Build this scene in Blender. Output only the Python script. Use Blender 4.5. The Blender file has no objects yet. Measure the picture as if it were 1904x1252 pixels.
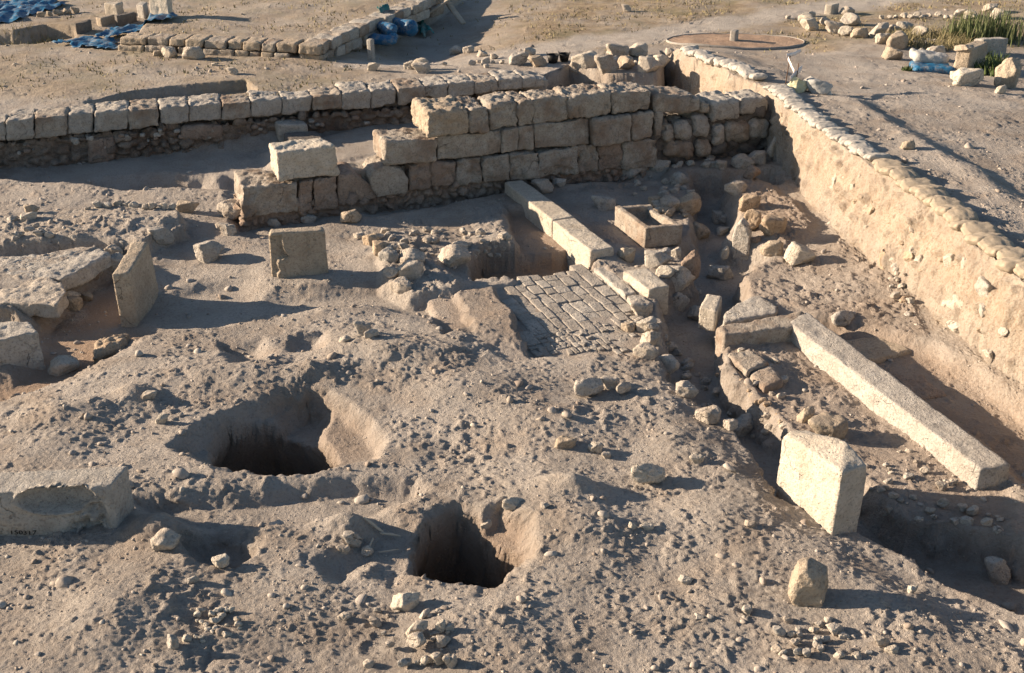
import bpy, bmesh, math, random
import numpy as np
from mathutils import Vector, Matrix

# ---------------------------------------------------------------- camera, sky, sun, exposure
SC = bpy.context.scene
CAM_H = 4.64
PITCH = math.radians(26.85)
FPX = 2030.0
CX, CY = 952.0, 626.0
cam = bpy.data.cameras.new('camera')
cam.sensor_fit = 'HORIZONTAL'
cam.angle = 2*math.atan(CX/FPX)
cam.clip_start = 0.1
cam.clip_end = 3000
camo = bpy.data.objects.new('camera', cam)
camo.location = (0, 0, CAM_H)
camo.rotation_euler = (math.pi/2-PITCH, 0, 0)
SC.collection.objects.link(camo)
SC.camera = camo

SUN_ELEV = math.radians(17.0)
SUN_DIR = math.radians(-7.0)            # heading of the light over the ground (0 = +X)
w = bpy.data.worlds.new('World'); SC.world = w; w.use_nodes = True
nt = w.node_tree
sky = nt.nodes.new('ShaderNodeTexSky')
sky.sky_type = 'NISHITA'; sky.sun_disc = False
sky.sun_elevation = SUN_ELEV
# the sun stands at heading SUN_DIR+180 deg; sky rotation is measured from +Y clockwise
sx, sy = -math.cos(SUN_DIR), -math.sin(SUN_DIR)
sky.sun_rotation = math.atan2(sx, sy)
sky.air_density = 1.0; sky.dust_density = 0.6; sky.ozone_density = 1.0
bg = nt.nodes['Background']; bg.inputs['Strength'].default_value = 0.056
nt.links.new(sky.outputs[0], bg.inputs[0])
sl = bpy.data.lights.new('sun', 'SUN'); sl.energy = 5.0; sl.angle = math.radians(0.55)
sl.color = (1.0, 0.79, 0.58)
so = bpy.data.objects.new('sun', sl)
tosun = Vector((sx*math.cos(SUN_ELEV), sy*math.cos(SUN_ELEV), math.sin(SUN_ELEV)))
so.rotation_euler = tosun.to_track_quat('Z', 'Y').to_euler()
so.location = tosun*50
SC.collection.objects.link(so)
SC.view_settings.view_transform = 'Standard'
SC.view_settings.look = 'None'
SC.view_settings.exposure = 1.2
SC.view_settings.gamma = 1.0
SC.view_settings.use_curve_mapping = False
SC.cycles.max_bounces = 4; SC.cycles.diffuse_bounces = 2

# ---------------------------------------------------------------- measuring helpers
CT, ST = math.cos(PITCH), math.sin(PITCH)
def ray(px, py):
    u = (px-CX)/FPX; v = (py-CY)/FPX
    return np.array((u, CT-v*ST, -(ST+v*CT)))
def P(px, py, z=0.0):
    d = ray(px, py); t = (z-CAM_H)/d[2]
    return np.array((d[0]*t, d[1]*t, z))
def zat(xy, py):
    """height of the point straight above ground position xy that is seen on image row py"""
    v = (py-CY)/FPX
    return CAM_H - xy[1]*(ST+v*CT)/(CT-v*ST)
def onplane(px, py, A, B):
    """point of the upright plane through A and B seen at the pixel"""
    d = ray(px, py); n = np.array((-(B[1]-A[1]), B[0]-A[0]))
    t = (A[0]*n[0]+A[1]*n[1])/(d[0]*n[0]+d[1]*n[1])
    return np.array((d[0]*t, d[1]*t, CAM_H+d[2]*t))

# ---------------------------------------------------------------- noise
def _h(ix, iy, iz, k=0):
    h = (ix.astype(np.int64)*374761393 + iy.astype(np.int64)*668265263 + iz.astype(np.int64)*2147483647 + k*1274126177) & 0xffffffff
    h = ((h ^ (h >> 13))*1274126177) & 0xffffffff
    h = ((h ^ (h >> 16))*2246822519) & 0xffffffff
    return (h ^ (h >> 15)) & 0xffffffff
def _r(h): return h.astype(np.float64)/4294967295.0
def noise3(p, seed=0):
    p = np.asarray(p, float)
    i = np.floor(p); f = p-i
    i = i.astype(np.int64)
    u = f*f*f*(f*(f*6-15)+10)
    out = 0
    for dx in (0, 1):
        wx = u[:, 0] if dx else 1-u[:, 0]
        for dy in (0, 1):
            wy = u[:, 1] if dy else 1-u[:, 1]
            for dz in (0, 1):
                wz = u[:, 2] if dz else 1-u[:, 2]
                h = _h(i[:, 0]+dx, i[:, 1]+dy, i[:, 2]+dz, seed)
                gx = ((h & 1023)/511.5-1); gy = (((h >> 10) & 1023)/511.5-1); gz = (((h >> 20) & 1023)/511.5-1)
                out = out + wx*wy*wz*(gx*(f[:, 0]-dx)+gy*(f[:, 1]-dy)+gz*(f[:, 2]-dz))
    return out*1.3
def noise2(x, y, seed=0):
    ix = np.floor(x).astype(np.int64); iy = np.floor(y).astype(np.int64)
    fx = x-ix; fy = y-iy
    ux = fx*fx*fx*(fx*(fx*6-15)+10); uy = fy*fy*fy*(fy*(fy*6-15)+10)
    out = 0
    z = np.zeros_like(ix)
    for dx in (0, 1):
        wx = ux if dx else 1-ux
        for dy in (0, 1):
            wy = uy if dy else 1-uy
            h = _h(ix+dx, iy+dy, z, seed)
            a = (h & 0xffff)/65535.0*2*np.pi
            out = out + wx*wy*(np.cos(a)*(fx-dx)+np.sin(a)*(fy-dy))
    return out*1.4
def fbm2(x, y, scale, octs=4, seed=0, gain=.5):
    o = 0; a = 1; f = 1.0/scale
    for k in range(octs):
        o = o+a*noise2(x*f+k*17.3, y*f+k*9.1, seed+k); a *= gain; f *= 2.03
    return o
def fbm3(p, scale, octs=3, seed=0, gain=.5):
    o = 0; a = 1; f = 1.0/scale
    for k in range(octs):
        o = o+a*noise3(p*f+k*7.7, seed+k); a *= gain; f *= 2.03
    return o
def worley2(x, y, scale, seed=0, jit=.9):
    """F1, F2 and the id of the nearest cell, in cell units"""
    x = x/scale; y = y/scale
    ix = np.floor(x).astype(np.int64); iy = np.floor(y).astype(np.int64)
    f1 = np.full(x.shape, 9.0); f2 = np.full(x.shape, 9.0); cid = np.zeros(x.shape, np.int64)
    z = np.zeros_like(ix)
    for dx in (-1, 0, 1):
        for dy in (-1, 0, 1):
            h = _h(ix+dx, iy+dy, z, seed)
            px = ix+dx+.5+((h & 0xffff)/65535.0-.5)*jit; py = iy+dy+.5+(((h >> 16) & 0xffff)/65535.0-.5)*jit
            d = np.hypot(px-x, py-y)
            m = d < f1
            f2 = np.where(m, f1, np.minimum(f2, d)); cid = np.where(m, h, cid); f1 = np.where(m, d, f1)
    return f1, f2, cid
def sstep(a, b, x):
    t = np.clip((x-a)/(b-a), 0, 1); return t*t*(3-2*t)

def sdf_poly(x, y, poly):
    """signed distance, negative inside"""
    n = len(poly); d = np.full(x.shape, 1e9); s = np.ones(x.shape)
    for i in range(n):
        ax, ay = poly[i]; bx, by = poly[(i+1) % n]
        ex, ey = bx-ax, by-ay
        wx, wy = x-ax, y-ay
        t = np.clip((wx*ex+wy*ey)/(ex*ex+ey*ey+1e-12), 0, 1)
        d = np.minimum(d, (wx-ex*t)**2+(wy-ey*t)**2)
        c1 = y >= ay; c2 = y < by; c3 = ex*wy > ey*wx
        fl = (c1 & c2 & c3) | (~c1 & ~c2 & ~c3)
        s = np.where(fl, -s, s)
    return s*np.sqrt(d)

# ---------------------------------------------------------------- terrain
XB = [(5.6, 2.0), (4.9, 5.0), (4.36, 8.8), (4.23, 9.98), (4.05, 11.46), (3.76, 13.1), (3.59, 15.1), (3.25, 16.9), (2.75, 18.6), (2.9, 20.5), (4.0, 30)]
XB = sorted([(y, x) for x, y in XB])
_yb = np.array([a for a, b in XB]); _xb = np.array([b for a, b in XB])
def xbank(y): return np.interp(y, _yb, _xb)
def zbank(y): return np.interp(y, [0, 8, 13, 15, 18.6, 20.5, 22], [.8, .85, .86, .82, .66, .52, .47])

ZF = .47
FWA = P(21, 224, ZF); FWB = P(1020, 148, ZF)       # top front edge of the far ashlar wall
fwd = (FWB-FWA)[:2]; fwd = fwd/np.linalg.norm(fwd); fwn = np.array((-fwd[1], fwd[0]))   # fwn points away from camera
def W2(pts, z): return [tuple(P(a, b, z)[:2]) for a, b in pts]

e0 = FWA[:2]-fwd*40+fwn*.2; e1 = FWB[:2]+fwn*.2
far_poly = [tuple(e0), tuple(e1)] + W2([(1060, 122), (1140, 138), (1225, 138), (1238, 118), (1232, 97)], ZF) + [(2.75, 18.5), (60, 18.5), (700, 18.5), (700, 900), (-700, 900), (-700, 20)]
# name, polygon, target height, softness, roughness multiplier, paint (red, cream, grass, pale)
STAMPS = []
def st(poly, z, soft, zp=0.0, rough=1.0, red=0, cream=0, warp=1.0, mode='set', world=False):
    STAMPS.append(dict(p=poly if world else W2(poly, zp), z=z, soft=soft, rough=rough, red=red, cream=cream, warp=warp, mode=mode))
# trench between the two walls and its deep end
st([(-400, 275), (20, 262), (500, 250), (780, 215), (1000, 175), (1250, 150), (1310, 178), (1200, 215), (770, 262), (640, 300), (520, 330), (440, 345), (300, 338), (200, 348), (100, 334), (-50, 322), (-400, 335)], -.22, .25, rough=.7)
st([(165, 332), (235, 352), (330, 345), (430, 322), (370, 300), (250, 300), (180, 305)], -.5, .22, rough=.6)
st([(380, 318), (430, 330), (520, 322), (515, 305), (420, 300)], -.42, .15, rough=.6)
st([(500, 262), (620, 235), (800, 205), (800, 262), (640, 300), (520, 300)], -.05, .2, rough=.6)
# lit ground left, with a low hump
st([(40, 352), (120, 340), (210, 350), (300, 348), (430, 352), (440, 372), (330, 380), (60, 385)], .03, .2, rough=1.0)
# rock platforms at the left
st([(-300, 412), (20, 402), (120, 397), (270, 385), (330, 395), (345, 425), (300, 440), (265, 458), (230, 452), (150, 452), (-60, 462), (-300, 470)], .16, .05, zp=.12, rough=1.5, cream=.3)
st([(-300, 480), (60, 474), (190, 458), (207, 466), (160, 508), (118, 520), (126, 555), (100, 571), (60, 572), (-60, 562), (-300, 570)], .2, .04, zp=.18, rough=.8, cream=.35)
st([(60, 590), (120, 545), (140, 520), (215, 490), (250, 540), (300, 600), (250, 655), (60, 720), (-200, 800), (-200, 700), (20, 690), (70, 640)], -.13, .16, rough=.8, red=.75)
st([(240, 560), (330, 520), (430, 500), (500, 545), (620, 532), (760, 520), (835, 560), (840, 590), (700, 566), (600, 570), (480, 585), (400, 603), (280, 610)], -.10, .22, rough=.35)
st([(300, 470), (420, 460), (480, 470), (480, 520), (400, 520), (310, 540)], -.03, .15, rough=.5)
# foreground mass
st([(120, 720), (250, 625), (400, 612), (480, 597), (600, 580), (700, 574), (770, 590), (840, 622), (900, 650), (985, 672), (1180, 668), (1220, 700), (1290, 790), (1380, 880), (1440, 950), (1540, 1030), (1650, 1090), (1900, 1250), (1600, 1500), (200, 1500), (-300, 1100), (0, 800)], .08, .25, rough=1.25)
st([(420, 650), (480, 645), (500, 680), (440, 690)], -.02, .1, rough=.8)
st([(555, 640), (600, 632), (590, 665), (540, 668)], .0, .08, rough=.8)
# low strips beside the pavement
st([(795, 556), (845, 548), (880, 610), (850, 622), (830, 640), (815, 600)], -.02, .04, rough=.4, red=.3)
st([(850, 542), (925, 530), (985, 662), (955, 672), (900, 655), (872, 600)], .05, .035, zp=.05, rough=.9, red=.15)
st([(922, 530), (1040, 488), (1122, 496), (1235, 575), (1190, 660), (985, 664)], -.060, .035, rough=.25)
# patch of rubble and square hole left of the kerb stones
st([(690, 470), (800, 430), (880, 410), (940, 395), (950, 420), (960, 455), (900, 468), (880, 490), (800, 490)], .05, .1, zp=.03, rough=1.6)
st([(945, 380), (1000, 385), (1080, 460), (960, 458), (945, 420)], -.12, .06, rough=.5, red=.6)
st([(868, 492), (896, 470), (1000, 460), (1066, 456), (1112, 492), (1100, 500), (1034, 512), (1000, 520), (880, 522)], -.32, .03, zp=-.04, rough=.4, red=.9)
st([(700, 470), (790, 470), (830, 505), (870, 520), (840, 545), (760, 552), (715, 530)], .06, .08, zp=.03, rough=2.0)
# ground at the foot of the main wall
st([(425, 428), (440, 395), (620, 370), (800, 350), (945, 330), (1240, 312), (1240, 325), (1050, 338), (950, 350), (800, 378), (640, 408), (470, 440)], -.13, .1, rough=.8)
# rough ground right of the kerb stones
st([(990, 350), (1240, 325), (1290, 335), (1290, 400), (1290, 470), (1180, 490), (1130, 460), (1060, 395)], -.08, .12, rough=1.3)
# sunken corner and channel
st([(1290, 322), (1440, 318), (1450, 345), (1362, 345), (1366, 400), (1348, 440), (1440, 470), (1378, 500), (1392, 560), (1345, 585), (1240, 585), (1228, 540), (1290, 500), (1268, 455), (1290, 420)], -.34, .09, rough=.7)
st([(1350, 335), (1400, 330), (1425, 345), (1520, 425), (1500, 445), (1455, 465), (1415, 445), (1405, 410), (1352, 365)], .06, .09, zp=.0, rough=1.8, red=.45, cream=.2)
st([(1378, 503), (1450, 482), (1560, 455), (1650, 520), (1730, 625), (1660, 645), (1560, 622), (1500, 582), (1440, 560), (1393, 563)], .02, .05, zp=0, rough=1.6, red=.2, cream=.1)
st([(1235, 578), (1340, 560), (1345, 640), (1332, 668), (1362, 704), (1440, 778), (1500, 818), (1600, 880), (1700, 958), (1790, 972), (1950, 1020), (2100, 1150), (1900, 1140), (1740, 1058), (1640, 996), (1590, 980), (1440, 922), (1420, 862), (1370, 800), (1300, 750), (1238, 690)], -.31, .07, rough=.5)
st([(1345, 655), (1480, 610), (1515, 640), (1830, 880), (1877, 900), (1877, 985), (1790, 962), (1700, 950), (1600, 872), (1500, 810), (1440, 770)], -.05, .06, rough=1.2, red=.3)
st([(1505, 592), (1560, 600), (1720, 640), (1877, 742), (2000, 850), (2000, 980), (1885, 870), (1640, 684)], -.12, .1, rough=1.0, red=.5)
# pits
st([(322, 838), (400, 788), (470, 758), (530, 733), (602, 735), (640, 758), (694, 788), (704, 825), (690, 850), (640, 862), (600, 874), (560, 886), (500, 889), (440, 884), (385, 872)], -.06, .08, zp=.04, rough=.7, red=.25)
st([(500, 800), (520, 766), (580, 742), (604, 756), (596, 800), (612, 835), (590, 850), (500, 850)], -.20, .07, zp=-.0, rough=.7, red=.2)
st([(400, 868), (402, 822), (432, 792), (490, 780), (545, 790), (588, 815), (612, 846), (604, 866), (560, 882), (500, 887), (430, 881)], -2.4, .085, zp=-.0, rough=.15, red=.3, warp=.7)
st([(778, 1060), (780, 1000), (800, 958), (850, 942), (900, 958), (930, 950), (988, 978), (986, 1022), (965, 1044), (910, 1080), (850, 1070)], -.08, .08, zp=.06, rough=.8, red=.5)
st([(784, 1060), (786, 1010), (806, 976), (848, 960), (895, 985), (940, 1012), (962, 1034), (940, 1058), (908, 1076), (850, 1067)], -2.4, .085, zp=.03, rough=.2, red=.5, warp=.7)
st([(262, 950), (400, 930), (600, 915), (770, 905), (785, 925), (700, 965), (600, 985), (480, 1000), (360, 1000), (280, 1010)], -.03, .09, zp=.0, rough=.6)
st([(340, 1005), (395, 990), (455, 1000), (475, 1022), (440, 1048), (370, 1045), (345, 1030)], -.09, .09, zp=.06, rough=.5)
st([(690, 960), (775, 985), (780, 1050), (740, 1080), (700, 1040), (640, 1075), (600, 1050), (660, 1010)], .0, .1, zp=.06, rough=.7)
for (a, b, c, d, dz) in [(250, 745, 45, 18, .1), (150, 770, 70, 25, .08), (430, 700, 120, 30, .08), (700, 660, 130, 35, .1), (860, 730, 120, 40, .06), (1020, 780, 130, 40, .06), (1060, 920, 60, 18, .12), (1100, 980, 110, 45, .08), (580, 700, 50, 18, .1), (300, 985, 45, 24, .18), (640, 980, 60, 18, .1), (200, 1150, 120, 60, .08), (900, 1160, 150, 60, .05), (1340, 960, 110, 40, .06), (1250, 830, 60, 30, .06), (1660, 950, 90, 30, -.1)]:
    STAMPS.append(dict(p=None, c=P(a, b, .06)[:2], rx=c*P(a, b, 0)[1]/1600., ry=d*P(a, b, 0)[1]/900., z=dz, mode='bump'))

TA = P(222, 97, .44); TB = P(600, 116, .42); TC = P(835, 20, .40)
TZ = (zat(TA, 71)+zat(TB, 86))/2-.02
_t1 = (TB-TA)[:2]; _t1 = _t1/np.linalg.norm(_t1)
TERR = [tuple(TA[:2]), tuple(TB[:2]), tuple(TC[:2]+(TC-TB)[:2]*4), (-30, 90), (TA[0]-3.5, 90), tuple(TA[:2]+np.array((-.6, 4))), tuple(TA[:2])]
# pale trodden plaster showing in the soil
CHALK = [(W2([(290, 500), (450, 470), (640, 535), (830, 530), (850, 590), (700, 575), (480, 600), (290, 610)], 0), .12, .75),
         (W2([(580, 610), (760, 600), (880, 650), (800, 720), (620, 700)], 0), .15, .7),
         (W2([(-300, 390), (340, 385), (330, 460), (210, 470), (110, 570), (-300, 600)], .1), .08, .8),
         (W2([(150, 700), (300, 690), (320, 780), (180, 790)], 0), .15, .6), (W2([(960, 850), (1250, 820), (1420, 960), (1250, 1010), (1000, 950)], 0), .2, .55),
         (W2([(330, 1080), (700, 1060), (720, 1180), (420, 1200)], 0), .2, .5), (W2([(950, 1040), (1500, 1100), (1500, 1200), (1000, 1190)], 0), .25, .5),
         (W2([(20, 335), (440, 345), (430, 385), (20, 385)], 0), .2, .45), (W2([(1380, 505), (1560, 470), (1640, 540), (1500, 590)], 0), .1, .3), (W2([(640, 330), (940, 310), (940, 400), (640, 420)], 0), .1, .4)]
def bank_profile(x, y):
    """0 at the foot of the excavation edge, 1 on top of it"""
    n = .07*fbm2(x, y, .8, 3, 51) + .02*fbm2(x, y, .15, 2, 52)
    run = np.interp(y, [5, 9, 10.5, 12, 13.5, 15], [.12, .16, .26, .24, .1, .08])
    xb = xbank(y)+n
    t = np.clip((x-(xb-run))/run, 0, 1)
    return t, x-xb
def terrain(x, y, fine=True):
    """height, and the four paint channels"""
    wx = .05*fbm2(x, y, .45, 4, 11); wy = .05*fbm2(x, y, .45, 4, 23)
    H = np.zeros(x.shape); R = np.ones(x.shape)
    red = np.zeros(x.shape); cream = np.zeros(x.shape)
    for s in STAMPS:
        if s['mode'] == 'bump':
            q = ((x+wx-s['c'][0])/s['rx'])**2+((y+wy-s['c'][1])/s['ry'])**2
            H = H+s['z']*np.exp(-q*1.4); continue
        px = [q[0] for q in s['p']]; py = [q[1] for q in s['p']]
        m = (x > min(px)-.8) & (x < max(px)+.8) & (y > min(py)-.8) & (y < max(py)+.8)
        if not m.any(): continue
        d = sdf_poly(x[m]+wx[m]*s['warp'], y[m]+wy[m]*s['warp'], s['p'])
        k = 1-sstep(-s['soft'], s['soft'], d)
        hm = H[m]
        tgt = np.maximum(hm, s['z']) if s['mode'] == 'max' else s['z']
        H[m] = hm*(1-k)+tgt*k
        R[m] = R[m]*(1-k)+s['rough']*k
        red[m] = red[m]*(1-k)+s['red']*k; cream[m] = cream[m]*(1-k)+s['cream']*k
    chalk = np.zeros(x.shape)
    for pp, soft, amt in CHALK:
        ds = sdf_poly(x+wx*3, y+wy*3, pp)
        chalk = np.maximum(chalk, amt*(1-sstep(-soft, soft, ds)))
    # far plateau
    d = sdf_poly(x+wx*.4, y+wy*.4, far_poly)
    k = 1-sstep(-.06, .06, d)
    zfar = ZF + .03*fbm2(x, y, 3., 2, 5) - .10*sstep(17.5, 20, y)*sstep(1, -2, x)*sstep(-4, -2, x)
    qx = P(800, 66, .3); zfar = zfar-.26*np.exp(-((x-qx[0])/1.1)**2-((y-qx[1])/2.6)**2)
    # slot behind the wall
    ds = sdf_poly(x+wx*.3, y+wy*.3, W2([(158, 190), (250, 170), (330, 160), (455, 150), (470, 160), (480, 172), (380, 184), (300, 190), (200, 200)], ZF))
    zfar = zfar-.16*(1-sstep(-.04, .04, ds))
    # robbed strip along the top left
    ds = sdf_poly(x+wx, y+wy, W2([(-300, 62), (25, 58), (85, 48), (140, 50), (135, 66), (60, 80), (-300, 88)], ZF))
    zfar = zfar-.3*(1-sstep(-.08, .08, ds))
    chalk *= (1-k)
    H = H*(1-k)+zfar*k; R = R*(1-k)+.8*k; cream *= (1-k); red *= (1-k)
    far = k
    # terrace upper left
    tp = TERR
    d = sdf_poly(x, y, tp)
    kt = 1-sstep(-.05, .05, d+.25)
    H = H*(1-kt)+(TZ+.03*fbm2(x, y, 2., 2, 8))*kt
    # excavation edge on the right
    t, dx = bank_profile(x, y)
    act = sstep(3.5, 4.5, y)*(1-sstep(18.4, 19.4, y))
    top = zbank(y) - .10*sstep(.5, 1.2, dx) + .0*dx
    top = top - sstep(1.5, 7, dx)*.2
    berm = .08*np.exp(-((dx-1.0)/.22)**2)*sstep(8, 10, y)*(1-sstep(14.6, 15.4, y))
    top = top+berm
    base = H
    foot = .10*np.exp(-np.maximum(0, -(dx+.1))/.35)*sstep(5, 7, y)*(1-sstep(14, 14.6, y))
    tt = t**.8
    Hb = (base+foot)*(1-tt)+top*tt
    H = np.where(y < 20, H*(1-act)+Hb*act, H)
    R = np.where((dx > 0) & (act > 0), .9, R)
    face = act*np.clip(1-np.abs(t-.5)*1.2, 0, 1)*(t > 0)*(t < 1)
    cream = np.maximum(cream*(t < 1), np.maximum(face, .55*act*np.exp(-np.maximum(0, -(dx+.2))/.3)*(dx < 0)*(far < .5)))
    red = red*(t < .02)
    far = np.maximum(far, (dx > 0)*(t >= 1)*1.0)
    # relief of the bare earth
    und = .05*fbm2(x, y, 1.4, 2, 71)
    near = 1-sstep(14, 24, y)
    H = H+und*np.where(far > .5, .6, 1)*np.clip(R, .2, 1)
    if fine:
        PM = .2+1.2*sstep(-.2, .45, fbm2(x, y, .8, 3, 87)); PQ = .35+.9*sstep(-.25, .35, fbm2(x, y, .45, 3, 95))
        ux = x+.03*fbm2(x, y, .12, 2, 15); uy = y+.03*fbm2(x, y, .12, 2, 16)
        H = H+R*.010*fbm2(x, y, .5, 3, 81)
        H = H+R*PM*.016*np.clip(fbm2(ux, uy, .17, 6, 82, .62)-.12, 0, 1)**.9
        H = H+R*PQ*near*.012*np.clip(fbm2(ux, uy, .055, 4, 83, .65)-.05, 0, 1)
        H = H+R*near*.0035*fbm2(x, y, .024, 2, 93)
        H = H-R*PM*.02*np.clip(-fbm2(ux, uy, .4, 5, 89, .6)-.3, 0, 1)
        rb = np.clip(R-1.25, 0, 1)
        f1, f2, c = worley2(ux+wx, uy+wy, .12, 35)
        H = H+rb*(sstep(0, .4, f2-f1)*.03-.01)*(.2+_r(c))
    else:
        H = H+R*.02*fbm2(x, y, .34, 2, 81)
    # grass and path paint on the far ground
    g = sstep(19.0, 20.5, y+.8*fbm2(x, y, 1.5, 3, 61))*sstep(-2, 1, x)
    g = np.maximum(g, sstep(15.6, 16.6, y)*sstep(-1.5, -3, x)*.6)
    g = g*far
    return H, red, cream, g, far, chalk
# path band over the far ground (painted soil, not a shade)
PATH = [tuple(P(a, b, ZF)[:2]) for a, b in [(700, 112), (880, 104), (1000, 92), (1120, 78), (1240, 62), (1350, 43), (1450, 27), (1560, 12), (1700, -10)]]
def path_mask(x, y):
    d = np.full(x.shape, 1e9)
    for (ax, ay), (bx, by) in zip(PATH[:-1], PATH[1:]):
        ex, ey = bx-ax, by-ay
        t = np.clip(((x-ax)*ex+(y-ay)*ey)/(ex*ex+ey*ey), 0, 1)
        d = np.minimum(d, np.hypot(x-ax-ex*t, y-ay-ey*t))
    n = fbm2(x, y, .9, 3, 44)
    return sstep(.75, .25, d+.25*n)

# lookup raster for placing things
RX0, RY0, RS = -16.0, 3.0, .04
_nx, _ny = 900, 1000
gx, gy = np.meshgrid(RX0+RS*np.arange(_nx), RY0+RS*np.arange(_ny))
RH = terrain(gx.ravel(), gy.ravel(), False)[0].reshape(_ny, _nx)
def hgt(x, y):
    fx = np.clip((np.asarray(x, float)-RX0)/RS, 0, _nx-2); fy = np.clip((np.asarray(y, float)-RY0)/RS, 0, _ny-2)
    ix = fx.astype(int); iy = fy.astype(int); ax = fx-ix; ay = fy-iy
    return (RH[iy, ix]*(1-ax)*(1-ay)+RH[iy, ix+1]*ax*(1-ay)+RH[iy+1, ix]*(1-ax)*ay+RH[iy+1, ix+1]*ax*ay)
def hit(px, py):
    d = ray(px, py)
    t = np.linspace(3.5, 45, 2400)
    x = d[0]*t; y = d[1]*t; z = CAM_H+d[2]*t
    h = hgt(x, y)
    i = int(np.argmax(z < h)) if (z < h).any() else int(np.argmin(np.abs(z-ZF)))
    return np.array((x[i], y[i], h[i]))

# ---------------------------------------------------------------- materials
def mat(name):
    m = bpy.data.materials.new(name); m.use_nodes = True
    t = m.node_tree; bs = t.nodes['Principled BSDF']
    bs.inputs['Specular IOR Level'].default_value = .25
    return m, t, bs
class G:
    def __init__(s, t): s.t = t
    def n(s, ty, **k):
        nd = s.t.nodes.new(ty)
        for a, b in k.items(): setattr(nd, a, b)
        return nd
    def link(s, a, b): s.t.links.new(a, b)
    def noise(s, co, scale, detail=4, rough=.55):
        nd = s.n('ShaderNodeTexNoise'); nd.inputs['Scale'].default_value = scale
        nd.inputs['Detail'].default_value = detail; nd.inputs['Roughness'].default_value = rough
        s.link(co, nd.inputs['Vector']); return nd.outputs['Fac']
    def vor(s, co, scale, out='Distance', feature='F1'):
        nd = s.n('ShaderNodeTexVoronoi', feature=feature); nd.inputs['Scale'].default_value = scale
        s.link(co, nd.inputs['Vector']); return nd.outputs[out]
    def ramp(s, f, lo, hi, a=0., b=1.):
        nd = s.n('ShaderNodeMapRange'); nd.inputs[1].default_value = lo; nd.inputs[2].default_value = hi
        nd.inputs[3].default_value = a; nd.inputs[4].default_value = b
        s.link(f, nd.inputs[0]); return nd.outputs[0]
    def mix(s, f, a, b):
        nd = s.n('ShaderNodeMix', data_type='RGBA')
        for k, v in ((0, f), (6, a), (7, b)):
            if isinstance(v, (int, float)): nd.inputs[k].default_value = v
            elif isinstance(v, tuple): nd.inputs[k].default_value = v+(1,) if len(v) == 3 else v
            else: s.link(v, nd.inputs[k])
        return nd.outputs[2]
    def math(s, op, a, b=None):
        nd = s.n('ShaderNodeMath', operation=op)
        for k, v in ((0, a), (1, b)):
            if v is None: continue
            if isinstance(v, (int, float)): nd.inputs[k].default_value = v
            else: s.link(v, nd.inputs[k])
        return nd.outputs[0]
    def bump(s, h, strength, dist, prev=None):
        nd = s.n('ShaderNodeBump'); nd.inputs['Strength'].default_value = strength; nd.inputs['Distance'].default_value = dist
        s.link(h, nd.inputs['Height'])
        if prev is not None: s.link(prev, nd.inputs['Normal'])
        return nd.outputs[0]

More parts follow.
